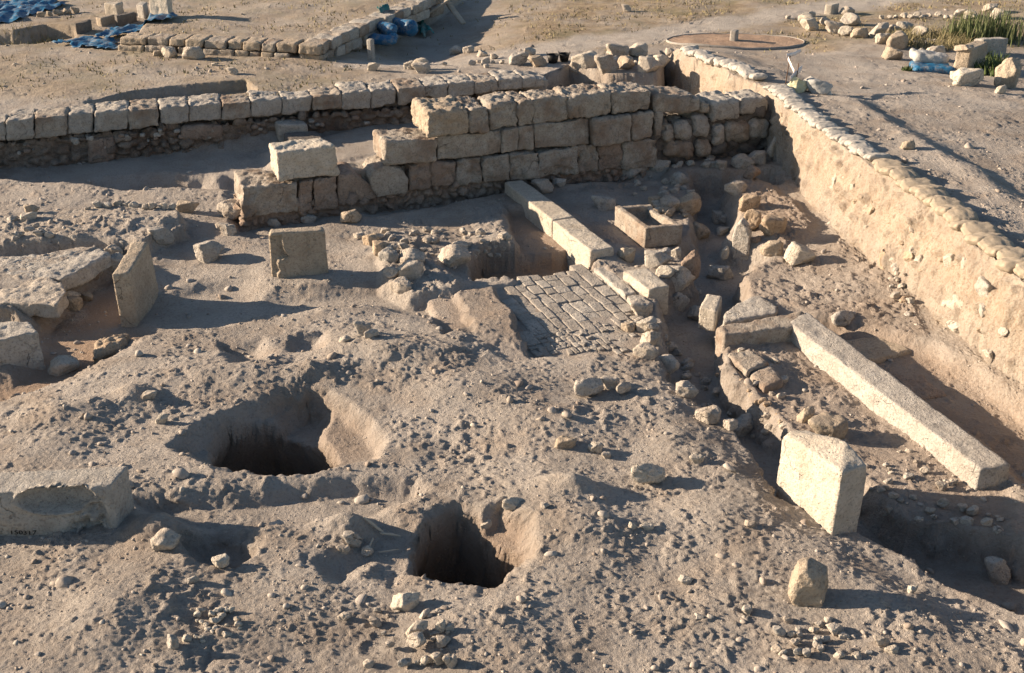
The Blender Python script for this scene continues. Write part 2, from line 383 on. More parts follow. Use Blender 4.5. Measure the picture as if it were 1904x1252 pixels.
def earth_material():
    m, t, bs = mat('bare_earth'); g = G(t)
    pos = g.n('ShaderNodeNewGeometry').outputs['Position']
    at = g.n('ShaderNodeAttribute', attribute_name='soil')
    sp = g.n('ShaderNodeSeparateColor'); g.link(at.outputs['Color'], sp.inputs[0])
    red, cream, grass = sp.outputs[0], sp.outputs[1], sp.outputs[2]
    pale = at.outputs['Alpha']
    big = g.noise(pos, .9, 5, .6); mid = g.noise(pos, 5, 6, .65); fine = g.noise(pos, 38, 5, .7); grit = g.noise(pos, 150, 3, .7)
    c = g.mix(g.ramp(big, .38, .6), (.295, .256, .222), (.45, .408, .365))
    c = g.mix(g.ramp(mid, .42, .62, 0, .6), c, (.43, .395, .355))
    c = g.mix(g.ramp(g.noise(pos, 2.2, 4), .5, .66, 0, .5), c, (.36, .29, .23))
    c = g.mix(g.ramp(fine, .35, .5, .4, 0), c, (.20, .168, .14))
    c = g.mix(g.math('MULTIPLY', red, g.ramp(mid, .3, .6, .55, 1.)), c, (.37, .255, .175))
    cr = g.mix(g.ramp(mid, .35, .6), (.39, .32, .25), (.50, .43, .345))
    cr = g.mix(g.ramp(fine, .40, .52, .7, 0), cr, (.31, .22, .15))
    cr = g.mix(g.ramp(g.noise(pos, 11, 6, .7), .55, .68, 0, .6), cr, (.36, .26, .18))
    c = g.mix(g.math('MULTIPLY', cream, g.ramp(g.noise(pos, 1.6, 4), .3, .5, .6, 1.)), c, cr)
    # straw and dry grass
    gp = g.noise(pos, 3.5, 6, .75)
    gc = g.mix(g.ramp(gp, .42, .6), (.27, .205, .135), (.41, .325, .22))
    gc = g.mix(g.ramp(g.noise(pos, 1.3, 5), .52, .62, 0, .5), gc, (.17, .165, .085))
    c = g.mix(g.math('MULTIPLY', grass, g.ramp(g.noise(pos, .8, 5, .7), .36, .56, .15, .95)), c, gc)
    c = g.mix(g.math('MULTIPLY', pale, g.ramp(g.noise(pos, 4.5, 6, .7), .38, .58, .25, .95)), c, g.mix(g.ramp(fine, .38, .55), (.36, .32, .28), (.52, .48, .43)))
    # scattered pale grit
    v = g.n('ShaderNodeTexVoronoi'); v.inputs['Scale'].default_value = 42; g.link(pos, v.inputs['Vector'])
    vs = g.n('ShaderNodeSeparateColor'); g.link(v.outputs['Color'], vs.inputs[0])
    spot = g.math('MULTIPLY', g.ramp(v.outputs['Distance'], .32, .22), g.ramp(vs.outputs[0], .80, .84))
    c = g.mix(g.math('MULTIPLY', spot, .75), c, g.mix(vs.outputs[1], (.50, .44, .37), (.33, .30, .27)))
    g.link(c, bs.inputs['Base Color'])
    bs.inputs['Roughness'].default_value = .95
    h = g.math('ADD', g.math('MULTIPLY', fine, 1.5), g.math('MULTIPLY', grit, .6))
    h = g.math('ADD', h, g.math('MULTIPLY', spot, .35))
    h2 = g.math('ADD', h, g.math('MULTIPLY', mid, 1.2))
    g.link(g.bump(h2, .9, .022), bs.inputs['Normal'])
    return m
def stone_material(name, a, b, stain=(.30, .22, .16), pit=.5, lich=.3, bump=.02, stainamt=.4):
    m, t, bs = mat(name); g = G(t)
    co = g.n('ShaderNodeNewGeometry').outputs['Position']
    oi = g.n('ShaderNodeObjectInfo').outputs['Random']
    ad = g.n('ShaderNodeVectorMath', operation='ADD'); g.link(co, ad.inputs[0])
    cb = g.n('ShaderNodeCombineXYZ'); g.link(g.math('MULTIPLY', oi, 37.), cb.inputs[0]); g.link(g.math('MULTIPLY', oi, 91.), cb.inputs[1])
    g.link(cb.outputs[0], ad.inputs[1]); co = ad.outputs[0]
    big = g.noise(co, 2.5, 5, .6); mid = g.noise(co, 9, 6, .65); fine = g.noise(co, 45, 5, .7)
    c = g.mix(g.ramp(mid, .35, .65), a, b)
    c = g.mix(g.ramp(big, .46, .64, 0, stainamt), c, stain)
    c = g.mix(g.ramp(fine, .38, .49, .6, 0), c, tuple(x*.5 for x in a))
    c = g.mix(g.ramp(g.noise(co, 14, 4, .7), .56, .64, 0, lich), c, (.16, .155, .145))
    c = g.mix(g.ramp(oi, 0, 1, 0, .15), c, tuple(x*.62 for x in stain))
    wr = g.n('ShaderNodeVectorMath', operation='SCALE'); wr.inputs[3].default_value = .35
    nz = g.n('ShaderNodeTexNoise'); nz.inputs['Scale'].default_value = 4; nz.inputs['Detail'].default_value = 4; g.link(co, nz.inputs['Vector']); g.link(nz.outputs['Color'], wr.inputs[0])
    a2 = g.n('ShaderNodeVectorMath', operation='ADD'); g.link(co, a2.inputs[0]); g.link(wr.outputs[0], a2.inputs[1])
    ed = g.vor(a2.outputs[0], 2.6, 'Distance', 'DISTANCE_TO_EDGE')
    crack = g.math('MULTIPLY', g.ramp(ed, .002, .009, 1., 0.), g.ramp(g.noise(co, 1.7, 2), .54, .62))
    c = g.mix(g.math('MULTIPLY', crack, .5), c, (.10, .08, .065))
    g.link(c, bs.inputs['Base Color']); bs.inputs['Roughness'].default_value = .92
    v = g.vor(co, 30)
    pits = g.math('MULTIPLY', g.ramp(v, .05, .3, -1., 0), g.ramp(g.noise(co, 7, 3), .45, .6, 0., pit))
    h = g.math('ADD', fine, g.math('MULTIPLY', mid, 1.3)); h = g.math('ADD', h, pits); h = g.math('SUBTRACT', h, crack)
    g.link(g.bump(h, 1., bump), bs.inputs['Normal'])
    return m
M = {}
M['earth'] = earth_material()
M['ashlar'] = stone_material('weathered_ashlar', (.37, .33, .28), (.49, .445, .385), (.26, .185, .135), stainamt=.8)
M['grey'] = stone_material('grey_limestone', (.42, .39, .35), (.56, .53, .48), (.33, .285, .24), stainamt=.3)
M['pale'] = stone_material('pale_limestone', (.54, .49, .415), (.65, .60, .52), (.42, .345, .26), lich=.12, stainamt=.3)
M['tan'] = stone_material('tan_limestone', (.43, .36, .28), (.53, .455, .36), (.34, .265, .195), lich=.3)
M['reddish'] = stone_material('reddish_stone', (.32, .245, .195), (.41, .335, .275), (.25, .17, .125))
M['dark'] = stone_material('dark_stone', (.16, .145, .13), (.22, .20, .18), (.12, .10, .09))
M['rock'] = stone_material('loose_rock', (.47, .42, .36), (.62, .565, .49), (.40, .32, .245), lich=.15)
M['plaster'] = stone_material('lime_plaster', (.42, .33, .24), (.55, .45, .34), (.37, .24, .15), lich=.1)
M['concrete'] = stone_material('cast_concrete', (.34, .32, .29), (.40, .38, .35), (.28, .26, .24), pit=.1, lich=.1, bump=.003)
def cloth(name, a, b, rough=.8, bump=.004, sc=25, dust=0):
    m, t, bs = mat(name); g = G(t)
    co = g.n('ShaderNodeTexCoord').outputs['Object']
    cc_ = g.mix(g.ramp(g.noise(co, 6, 5, .6), .35, .65), a, b)
    if dust: cc_ = g.mix(g.ramp(g.noise(co, 9, 6, .75), .48, .66, 0, dust), cc_, (.33, .29, .24))
    g.link(cc_, bs.inputs['Base Color'])
    bs.inputs['Roughness'].default_value = rough
    g.link(g.bump(g.noise(co, sc, 5, .6), .8, bump), bs.inputs['Normal'])
    return m
M['bag_grey'] = cloth('grey_sandbag_cloth', (.40, .38, .345), (.50, .475, .435), .9, .004, 60, .4)
M['bag_tan'] = cloth('tan_sandbag_cloth', (.34, .285, .215), (.43, .365, .285), .9, .006, 60, .4)
M['blue'] = cloth('blue_tarpaulin', (.012, .085, .20), (.03, .16, .30), .45, .02, 12, .75)
M['teal'] = cloth('green_tarpaulin', (.01, .12, .13), (.02, .17, .17), .5, .02, 12, .6)
M['whitecloth'] = cloth('pale_plastic_sheet', (.62, .60, .55), (.74, .72, .68), .55, .01, 14)
M['yellowcloth'] = cloth('yellowish_plastic_sheet', (.60, .56, .36), (.70, .66, .46), .5, .01, 14)
M['greycloth'] = cloth('grey_canvas', (.33, .33, .32), (.50, .50, .48), .8, .01, 20)
M['blackplastic'] = cloth('black_rubber', (.012, .012, .012), (.02, .02, .02), .5, .001, 20)
M['foam'] = cloth('pale_foam_board', (.55, .52, .46), (.62, .59, .53), .8, .002, 40)
M['wood'] = cloth('grey_timber', (.30, .26, .21), (.40, .35, .29), .8, .004, 30)
M['iron'] = cloth('rusty_iron', (.10, .06, .04), (.15, .09, .06), .7, .001, 60)
M['tape'] = cloth('plastic_tape', (.75, .70, .68), (.82, .76, .75), .4, .001, 10)
M['ink'] = cloth('black_ink', (.015, .013, .012), (.02, .018, .018), .7, .0005, 10)
M['leaf'] = cloth('green_leaf', (.06, .09, .03), (.11, .15, .055), .6, .001, 10)
M['reedleaf'] = cloth('reed_leaf', (.085, .12, .045), (.17, .185, .09), .6, .001, 10)
M['dryleaf'] = cloth('dry_leaf', (.22, .19, .10), (.30, .26, .15), .8, .001, 10)
M['pinkgravel'] = stone_material('pink_gravel', (.40, .28, .20), (.52, .38, .28), (.36, .24, .17), bump=.02)
M['bone'] = cloth('dry_wood', (.42, .36, .28), (.52, .45, .36), .8, .004, 30)

# ---------------------------------------------------------------- object helpers
COL = SC.collection
def tag(o, label=None, cat=None, group=None, kind=None):
    if label: o['label'] = label
    if cat: o['category'] = cat
    if group: o['group'] = group
    if kind: o['kind'] = kind
    return o
def mkobj(name, V, F, m, parent=None, smooth=True, origin=True):
    V = np.asarray(V, float)
    me = bpy.data.meshes.new(name)
    off = np.zeros(3)
    if origin:
        off = np.array(((V[:, 0].min()+V[:, 0].max())/2, (V[:, 1].min()+V[:, 1].max())/2, V[:, 2].min()))
    if isinstance(F, np.ndarray) and F.ndim == 2:
        k = F.shape[1]; n = len(F)
        me.vertices.add(len(V)); me.vertices.foreach_set('co', (V-off).ravel().astype(np.float32))
        me.loops.add(n*k); me.loops.foreach_set('vertex_index', F.ravel().astype(np.int32))
        me.polygons.add(n); me.polygons.foreach_set('loop_start', (np.arange(n)*k).astype(np.int32))
        me.polygons.foreach_set('loop_total', np.full(n, k, np.int32))
        me.update(calc_edges=True)
    else:
        me.from_pydata([tuple(v) for v in (V-off)], [], [list(f) for f in F]); me.update()
    me.validate()
    if smooth: me.polygons.foreach_set('use_smooth', np.ones(len(me.polygons), bool))
    me.materials.append(m)
    o = bpy.data.objects.new(name, me); COL.objects.link(o)
    o.location = off
    if parent is not None:
        o.parent = parent; o.location = Vector(off)-parent.location
    return o
def empty(name, loc):
    o = bpy.data.objects.new(name, None); o.empty_display_size = .2; o.location = tuple(loc); COL.objects.link(o); return o
def vnormals(V, F):
    V = np.asarray(V); N = np.zeros_like(V)
    if F.shape[1] == 4: fn = np.cross(V[F[:, 2]]-V[F[:, 0]], V[F[:, 3]]-V[F[:, 1]])
    else: fn = np.cross(V[F[:, 1]]-V[F[:, 0]], V[F[:, 2]]-V[F[:, 0]])
    for k in range(F.shape[1]): np.add.at(N, F[:, k], fn)
    return N/(np.linalg.norm(N, axis=1)[:, None]+1e-12)
def roughen(V, F, amp, seed=0, sizes=(.35, .09, .03), wts=(1., .55, .3), chips=1.0):
    N = vnormals(V, F); p = V+seed*3.17
    d = 0
    for s, wt in zip(sizes, wts): d = d+wt*fbm3(p, s, 2, seed)
    c = fbm3(p, .24, 4, seed+50, .62)
    d = d-chips*1.6*np.clip(c-.22, 0, .5)
    return V+N*(amp*d)[:, None]
_cube = {}
def cube_grid(nx, ny, nz):
    """surface grid of a cube in [-1,1]^3 with shared vertices"""
    key = (nx, ny, nz)
    if key in _cube: return _cube[key]
    idx = {}; V = []; F = []
    def vid(i, j, k):
        q = (i, j, k)
        if q not in idx:
            idx[q] = len(V); V.append((2*i/nx-1, 2*j/ny-1, 2*k/nz-1))
        return idx[q]
    for i in range(nx):
        for j in range(ny):
            F.append((vid(i, j, 0), vid(i, j+1, 0), vid(i+1, j+1, 0), vid(i+1, j, 0)))
            F.append((vid(i, j, nz), vid(i+1, j, nz), vid(i+1, j+1, nz), vid(i, j+1, nz)))
    for i in range(nx):
        for k in range(nz):
            F.append((vid(i, 0, k), vid(i+1, 0, k), vid(i+1, 0, k+1), vid(i, 0, k+1)))
            F.append((vid(i, ny, k), vid(i, ny, k+1), vid(i+1, ny, k+1), vid(i+1, ny, k)))
    for j in range(ny):
        for k in range(nz):
            F.append((vid(0, j, k), vid(0, j, k+1), vid(0, j+1, k+1), vid(0, j+1, k)))
            F.append((vid(nx, j, k), vid(nx, j+1, k), vid(nx, j+1, k+1), vid(nx, j, k+1)))
    _cube[key] = (np.array(V, float), np.array(F, int))
    return _cube[key]
def hexa(C, res=.04, r=.03, amp=.012, seed=0, chips=1., flat_bottom=False):
    """roughened block from 8 corners: bottom 4 (front-left, front-right, back-right, back-left) then top 4"""
    C = np.array(C, float)
    ex = (np.linalg.norm(C[1]-C[0])+np.linalg.norm(C[5]-C[4]))/2
    ey = (np.linalg.norm(C[3]-C[0])+np.linalg.norm(C[7]-C[4]))/2
    ez = (np.linalg.norm(C[4]-C[0])+np.linalg.norm(C[6]-C[2]))/2
    n = [int(np.clip(math.ceil(e/res), 3, 90)) for e in (ex, ey, ez)]
    U, F = cube_grid(*n)
    h = np.array((ex, ey, ez))/2; rr = min(r, *(h*.8))
    p = U*h; q = np.clip(p, -(h-rr), h-rr); d = p-q
    L = np.linalg.norm(d, axis=1)[:, None]
    p = np.where(L > 1e-9, q+d/np.maximum(L, 1e-9)*rr*np.minimum(1, L/rr*1.0), p)
    # push fully to rounded shell
    p = np.where(L > 1e-9, q+d/np.maximum(L, 1e-9)*rr, p)
    u = (p/h+1)/2
    a, b, c = u[:, 0:1], u[:, 1:2], u[:, 2:3]
    bot = C[0]*(1-a)*(1-b)+C[1]*a*(1-b)+C[2]*a*b+C[3]*(1-a)*b
    top = C[4]*(1-a)*(1-b)+C[5]*a*(1-b)+C[6]*a*b+C[7]*(1-a)*b
    V = bot*(1-c)+top*c
    # orientation check
    cen = V.mean(0); N = vnormals(V, F)
    if ((V-cen)*N).sum() < 0: F = F[:, ::-1].copy()
    V = roughen(V, F, amp, seed, chips=chips)
    return V, F
def slab_top(name, px4, zt, zb, m, res=.03, r=.02, amp=.008, seed=0, parent=None, chips=1., lean=(0, 0)):
    """block from the four top corners seen in the photograph (front-left, front-right, back-right, back-left)"""
    T = [P(a, b, zt) for a, b in px4]
    B = [np.array((q[0]+lean[0], q[1]+lean[1], zb)) for q in T]
    V, F = hexa(B+T, res, r, amp, seed, chips)
    return mkobj(name, V, F, m, parent)
def remesh(hulls, voxel):
    """union of convex hulls (lists of points) as an even quad mesh"""
    bm = bmesh.new()
    for pts in hulls:
        b2 = bmesh.new()
        vs = [b2.verts.new(tuple(p)) for p in pts]
        r_ = bmesh.ops.convex_hull(b2, input=vs)
        dead = [g_ for g_ in r_['geom_interior'] if isinstance(g_, bmesh.types.BMVert)]
        if dead: bmesh.ops.delete(b2, geom=dead, context='VERTS')
        tmp = bpy.data.meshes.new('tmp'); b2.to_mesh(tmp); b2.free(); bm.from_mesh(tmp); bpy.data.meshes.remove(tmp)
    bmesh.ops.recalc_face_normals(bm, faces=bm.faces)
    me = bpy.data.meshes.new('tmp'); bm.to_mesh(me); bm.free()
    o = bpy.data.objects.new('tmp', me); COL.objects.link(o)
    md = o.modifiers.new('r', 'REMESH'); md.mode = 'VOXEL'; md.voxel_size = voxel
    dg = bpy.context.evaluated_depsgraph_get()
    ev = o.evaluated_get(dg); m2 = bpy.data.meshes.new_from_object(ev)
    V = np.zeros(len(m2.vertices)*3); m2.vertices.foreach_get('co', V); V = V.reshape(-1, 3)
    F = np.zeros(len(m2.polygons)*4, int)
    F = np.array([list(p.vertices) for p in m2.polygons if len(p.vertices) == 4], int)
    bpy.data.objects.remove(o); bpy.data.meshes.remove(me); bpy.data.meshes.remove(m2)
    return V, F
def hull_obj(name, hulls, m, voxel=.025, amp=.01, seed=0, parent=None, chips=1., smooth_it=1):
    V, F = remesh(hulls, voxel)
    for _ in range(smooth_it):
        S = np.zeros_like(V); c = np.zeros(len(V))
        for k in range(4):
            a, b = F[:, k], F[:, (k+1) % 4]
            np.add.at(S, a, V[b]); np.add.at(c, a, 1); np.add.at(S, b, V[a]); np.add.at(c, b, 1)
        V = V*.5+.5*S/np.maximum(c, 1)[:, None]
    V = roughen(V, F, amp, seed, chips=chips)
    return mkobj(name, V, F, m, parent)
def ico(sub):
    bm = bmesh.new(); bmesh.ops.create_icosphere(bm, subdivisions=sub, radius=1)
    V = np.array([v.co[:] for v in bm.verts]); F = np.array([[v.index for v in f.verts] for f in bm.faces], int); bm.free()
    return V, F
ICO = {k: ico(k) for k in (1, 2, 3, 4, 5)}
def rockshape(seed, sub=4, cuts=9, boxy=.5):
    """unit boulder with flat broken facets"""
    rg = np.random.RandomState(seed)
    V, F = ICO[sub]; V = V.copy()
    t = np.full(len(V), 1.45)
    dirs = rg.normal(size=(cuts, 3)); dirs /= np.linalg.norm(dirs, axis=1)[:, None]
    dist = rg.uniform(.55, .92, cuts)
    ax = np.vstack([np.eye(3), -np.eye(3)])
    dirs = np.vstack([dirs, ax+rg.normal(size=(6, 3))*.15*(1.2-boxy)]); dist = np.concatenate([dist, np.full(6, .92)])
    dirs /= np.linalg.norm(dirs, axis=1)[:, None]
    for n_, d_ in zip(dirs, dist):
        c = V@n_
        t = np.minimum(t, np.where(c > .05, d_/np.maximum(c, .05), 9))
    V = V*t[:, None]
    N = vnormals(V, F)
    V = V+N*(.08*fbm3(V+seed, .8, 3, seed)+.07*fbm3(V+seed, .25, 3, seed+9)-.12*np.clip(fbm3(V+seed, .5, 2, seed+20)-.15, 0, .5))[:, None]
    V = V/np.abs(V).max(0)
    return V, F
ROCKS = []
for k in range(14):
    V, F = rockshape(100+k, 4, 13+k % 4, .2+.06*k)
    me = bpy.data.meshes.new('rock'); me.from_pydata(V.tolist(), [], F.tolist()); me.update()
    me.polygons.foreach_set('use_smooth', np.ones(len(me.polygons), bool))
    ROCKS.append(me)
_rm = {}
def rock_mesh(i, m):
    key = (i % len(ROCKS), m.name)
    if key not in _rm:
        me = ROCKS[i % len(ROCKS)].copy(); me.materials.append(m); _rm[key] = me
    return _rm[key]
RNG = random.Random(5)
def rock(px, py, wpx, hpx, label, m='rock', sink=.2, dep=None, name='loose_rock', cat='rock', group=None, rot=None, z=None, tilt=0, shape=None):
    """rock whose foot centre is seen at px,py and that spans wpx by hpx pixels"""
    b = hit(px, py) if z is None else P(px, py, z)
    d = math.sqrt(b[0]**2+b[1]**2+(CAM_H-b[2])**2)
    el = math.atan2(CAM_H-b[2], b[1])
    rx = wpx*d/FPX/2
    ry = rx*(dep if dep else RNG.uniform(.6, .85))
    hh = max((hpx*d/FPX-.8*ry*math.sin(el))/math.cos(el), rx*1.25) if hpx else rx*1.4
    rz = hh/2/(1-sink*.6)
    i = RNG.randrange(14) if shape is None else shape
    o = bpy.data.objects.new(name, rock_mesh(i, M[m])); COL.objects.link(o)
    o.scale = (rx, ry, rz); o.location = (b[0], b[1]+ry*.8, b[2]+rz*(1-2*sink))
    o.rotation_euler = (math.radians(RNG.uniform(-6, 6)), math.radians(RNG.uniform(-6, 6)+tilt), math.radians(RNG.uniform(-25, 25)) if rot is None else math.radians(rot))
    return tag(o, label, cat, group)

# ---------------------------------------------------------------- the ground sheet
def build_ground():
    ys = [4.0]
    while ys[-1] < 29:
        y = ys[-1]; h = CAM_H-.2
        ys.append(y+max(.0085, (y*y+h*h)/(h*FPX)*1.9*.72))
    dense = np.array(ys)
    back = np.array([-60, -30, -15, -8, -4, -1, 1, 2.2, 3.0, 3.5, 3.8])
    farr = 29*np.power(700/29., np.linspace(0.012, 1, 40))
    Y = np.concatenate([back, dense, farr])
    NL, NB, NR = 620, 90, 190
    rows = []
    for y in Y:
        W = .892*max(y, 2.5)+2.1
        l = -.54*W; r = .54*W; xb = float(xbank(y))
        if y > 19.5: xb = xb*(1-min(1, (y-19.5)/6))+.2*W*min(1, (y-19.5)/6)
        r = max(r, xb+1.2)
        ext = np.power(800., np.linspace(.1, 1, 14))
        ml = np.linspace(-.95*W, l, 90, endpoint=False); mr = np.linspace(r, max(.95*W, r+1.5), 71)[1:]
        rows.append(np.concatenate([(ml[0]-ext*.9)[::-1], ml, np.linspace(l, xb-.42, NL, endpoint=False), np.linspace(xb-.42, xb+.15, NB, endpoint=False), np.linspace(xb+.15, r, NR), mr, mr[-1]+ext*.9]))
    X = np.array(rows); YY = np.repeat(Y[:, None], X.shape[1], 1)
    sh = X.shape; x = X.ravel(); y = YY.ravel()
    H, red, cream, grass, far, chalk = terrain(x, y, True)
    t, dx = bank_profile(x, y)
    V = np.stack([x, y, H], 1)
    i = np.arange(sh[0]-1)[:, None]*sh[1]+np.arange(sh[1]-1)[None, :]
    F = np.stack([i, i+1, i+1+sh[1], i+sh[1]], -1).reshape(-1, 4)
    # relief on steep faces, pushed out along the normal
    kpit = np.zeros(len(V))
    for cpx, cpy in ((505, 850), (872, 1030)):          # the pits widen below their mouths
        c = P(cpx, cpy, -.2); q = V[:, :2]-c[:2]; near_ = np.hypot(q[:, 0], q[:, 1]) < .75
        k = np.clip((-.20-V[:, 2])/.6, 0, 1)*near_
        V[:, :2] += q*(k*.8)[:, None]; kpit = np.maximum(kpit, sstep(0, .15, k))
    N = vnormals(V, F)
    steep = sstep(.75, .35, N[:, 2])*(y < 24)*(y > 3)*(1-.45*kpit)
    m = (steep > .01)
    p = V[m]
    dsp = .04*fbm3(p, .45, 2, 7)+.05*np.clip(fbm3(p, .16, 5, 9, .62)-.05, 0, 1)-.05*np.clip(fbm3(p, .3, 5, 19, .6)-.3, 0, 1)
    face = (t[m] > 0) & (t[m] < 1)
    f1, f2, c = worley2(p[:, 1]*1.0+p[:, 0]*.3, p[:, 2]*1.15, .13, 77)
    st_ = np.where((_r(c) > .8), sstep(.42, .2, f1)*.06, 0)
    f1, f2, c = worley2(p[:, 1]*1.0+3, p[:, 2]*1.15, .05, 78)
    st_ = st_+np.where((_r(c) > .6), sstep(.42, .2, f1)*.014, 0)
    dsp = dsp+np.where(face, st_, st_*.4)
    V[m] += N[m]*(dsp*steep[m])[:, None]
    o = mkobj('ground', V, F, M['earth'], origin=False)
    pm = path_mask(x, y)*far
    a = o.data.color_attributes.new('soil', 'FLOAT_COLOR', 'POINT')
    gm = grass*(1-pm)
    a.data.foreach_set('color', np.stack([red, cream, gm, np.maximum(pm, chalk*.8)], 1).ravel().astype(np.float32))
    tag(o, kind='structure')
    return o
# ---------------------------------------------------------------- masonry
def interp(tab, x): return float(np.interp(x, [a for a, b in tab], [b for a, b in tab]))
def nrm(A, B):
    d = (B-A)[:2]; d = d/np.linalg.norm(d); return np.array((d[0], d[1], 0)), np.array((-d[1], d[0], 0))
def face_block(A, B, x0, x1, yt, yb, depth, prot=0, gap=.008, **k):
    """block whose front face fills the pixel quad on the upright plane A-B"""
    d, n = nrm(A, B)
    yt0, yt1 = (interp(yt, x0), interp(yt, x1)) if isinstance(yt, list) else yt
    yb0, yb1 = (interp(yb, x0), interp(yb, x1)) if isinstance(yb, list) else yb
    q = [onplane(x0, yb0, A, B)+d*gap, onplane(x1, yb1, A, B)-d*gap, onplane(x1, yt1, A, B)-d*gap, onplane(x0, yt0, A, B)+d*gap]
    f = -n*prot
    bl, br, tr, tl = [p+f for p in q]
    bk = n*(depth+prot)
    C = [bl, br, br+bk, bl+bk, tl, tr, tr+bk, tl+bk]
    return hexa(C, **k)
def rubble_face(name, A, B, zt0, zt1, zb, depth, m, parent, cell=.16, amp=.05, res=.028, seed=0, set_=.02):
    d, n = nrm(A, B)
    a = np.array((A[0], A[1], 0))+n*set_; b = np.array((B[0], B[1], 0))+n*set_
    up = lambda p, z: np.array((p[0], p[1], z))
    C = [up(a, zb), up(b, zb), up(b+n*depth, zb), up(a+n*depth, zb), up(a, zt0), up(b, zt1), up(b+n*depth, zt1), up(a+n*depth, zt0)]
    L = np.linalg.norm(b-a)
    n_ = [int(min(420, L/res)), max(3, int(depth/.05)), max(4, int((max(zt0, zt1)-zb)/res))]
    U, F = cube_grid(*n_); u = (U+1)/2; a_, b_, c_ = u[:, 0:1], u[:, 1:2], u[:, 2:3]
    C = [np.array(c) for c in C]
    V = (C[0]*(1-a_)*(1-b_)+C[1]*a_*(1-b_)+C[2]*a_*b_+C[3]*(1-a_)*b_)*(1-c_)+(C[4]*(1-a_)*(1-b_)+C[5]*a_*(1-b_)+C[6]*a_*b_+C[7]*(1-a_)*b_)*c_
    N = vnormals(V, F)
    if ((V-V.mean(0))*N).sum() < 0: F = F[:, ::-1].copy(); N = -N
    s = V@d; t = V[:, 2]; wob = .06*fbm3(V, .2, 2, seed)
    f1, f2, c = worley2(s+wob, (t+wob)*1.25+(V@n)*.9, cell, seed)
    g1, g2, c2 = worley2(s+wob, (t+wob)*1.25+(V@n)*.9, cell*.45, seed+3)
    big = _r(c) > .35
    h = np.where(big, sstep(0, .35, f2-f1)*(.4+.8*_r(c ^ 0x9e3779b9)), sstep(0, .35, g2-g1)*.5*_r(c2))
    V = V+N*(amp*(h-.3)+.012*fbm3(V, .08, 2, seed))[:, None]
    return mkobj(name, V, F, m, parent)

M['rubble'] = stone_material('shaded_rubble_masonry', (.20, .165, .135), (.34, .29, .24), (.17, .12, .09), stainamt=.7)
# --- main wall across the trench
MA = P(447, 405, .05); MB = P(1226, 312, .0)
md, mn = nrm(MA, MB)
main = empty('ashlar_wall', (MA+MB)/2); tag(main, 'long three-course wall of large limestone blocks crossing the middle of the trench', 'wall')
c1t = [(447, 347), (555, 339), (627, 326), (690, 313), (758, 306), (801, 301), (848, 299), (896, 293), (945, 287), (1000, 282), (1074, 270), (1112, 267), (1155, 263), (1222, 257)]
c1b = [(447, 405), (555, 394), (630, 385), (690, 372), (758, 356), (801, 347), (848, 345), (896, 340), (945, 337), (1000, 330), (1074, 321), (1112, 318), (1222, 310)]
c2t = [(704, 262), (812, 255), (932, 242), (963, 237), (990, 233), (1094, 220), (1228, 203)]
c2b = [(704, 306), (812, 299), (862, 297), (962, 280), (1094, 267), (1228, 250)]
c3t = [(788, 205), (907, 197), (945, 190), (990, 184), (1055, 179), (1135, 170), (1207, 166)]
c3b = [(788, 254), (868, 247), (907, 243), (962, 238), (1055, 222), (1135, 212), (1207, 203)]
sd = 0
def blocks(xs, t, b, depth, mats, prots, parent, A, B, name='stone_block', **k):
    global sd
    for i, (x0, x1) in enumerate(zip(xs[:-1], xs[1:])):
        sd += 1
        V, F = face_block(A, B, x0, x1, t, b, depth, prots[i % len(prots)], seed=sd, **k)
        mkobj(name, V, F, M[mats[i % len(mats)]], parent)
blocks([449, 555, 582, 627], c1t, c1b, .62, ['ashlar', 'reddish', 'reddish'], [.03, .0, .01], main, MA, MB, res=.022, r=.025, amp=.04, gap=.003)
blocks([758, 801, 848, 896, 945, 1000, 1074, 1112, 1155, 1222], c1t, c1b, .5, ['reddish', 'reddish', 'ashlar', 'ashlar', 'ashlar', 'ashlar', 'ashlar', 'reddish', 'ashlar'], [.02, .04, .0, .03, .05, .03, .0, .02, .05], main, MA, MB, res=.022, r=.022, amp=.045, gap=.002)
blocks([712, 812], c2t, c2b, .5, ['ashlar'], [.06], main, MA, MB, res=.02, r=.03, amp=.026)
blocks([812, 932, 963, 992, 1094], c2t, c2b, .5, ['ashlar'], [.0, .02, .0, .015], main, MA, MB, res=.024, r=.015, amp=.03, gap=.002)
blocks([1096, 1168, 1212, 1229], c2t, [(1094, 271), (1228, 252)], .55, ['ashlar'], [.12, .07, .07], main, MA, MB, res=.022, r=.035, amp=.032)
blocks([790, 868, 908], c3t, c3b, .55, ['tan', 'ashlar'], [.09, .07], main, MA, MB, res=.02, r=.045, amp=.045)
blocks([910, 962, 990, 1055, 1135, 1207], c3t, c3b, .48, ['ashlar'], [.0, .03, .0, .04, .05], main, MA, MB, res=.02, r=.03, amp=.042, gap=.002, chips=.7)
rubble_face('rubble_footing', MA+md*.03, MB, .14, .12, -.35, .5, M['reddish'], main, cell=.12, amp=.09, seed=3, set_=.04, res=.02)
rubble_face('rubble_core', MA+md*.1+mn*.1, MB+mn*.1, .40, .40, -.1, .38, M['ashlar'], main, cell=.2, amp=.04, seed=5)
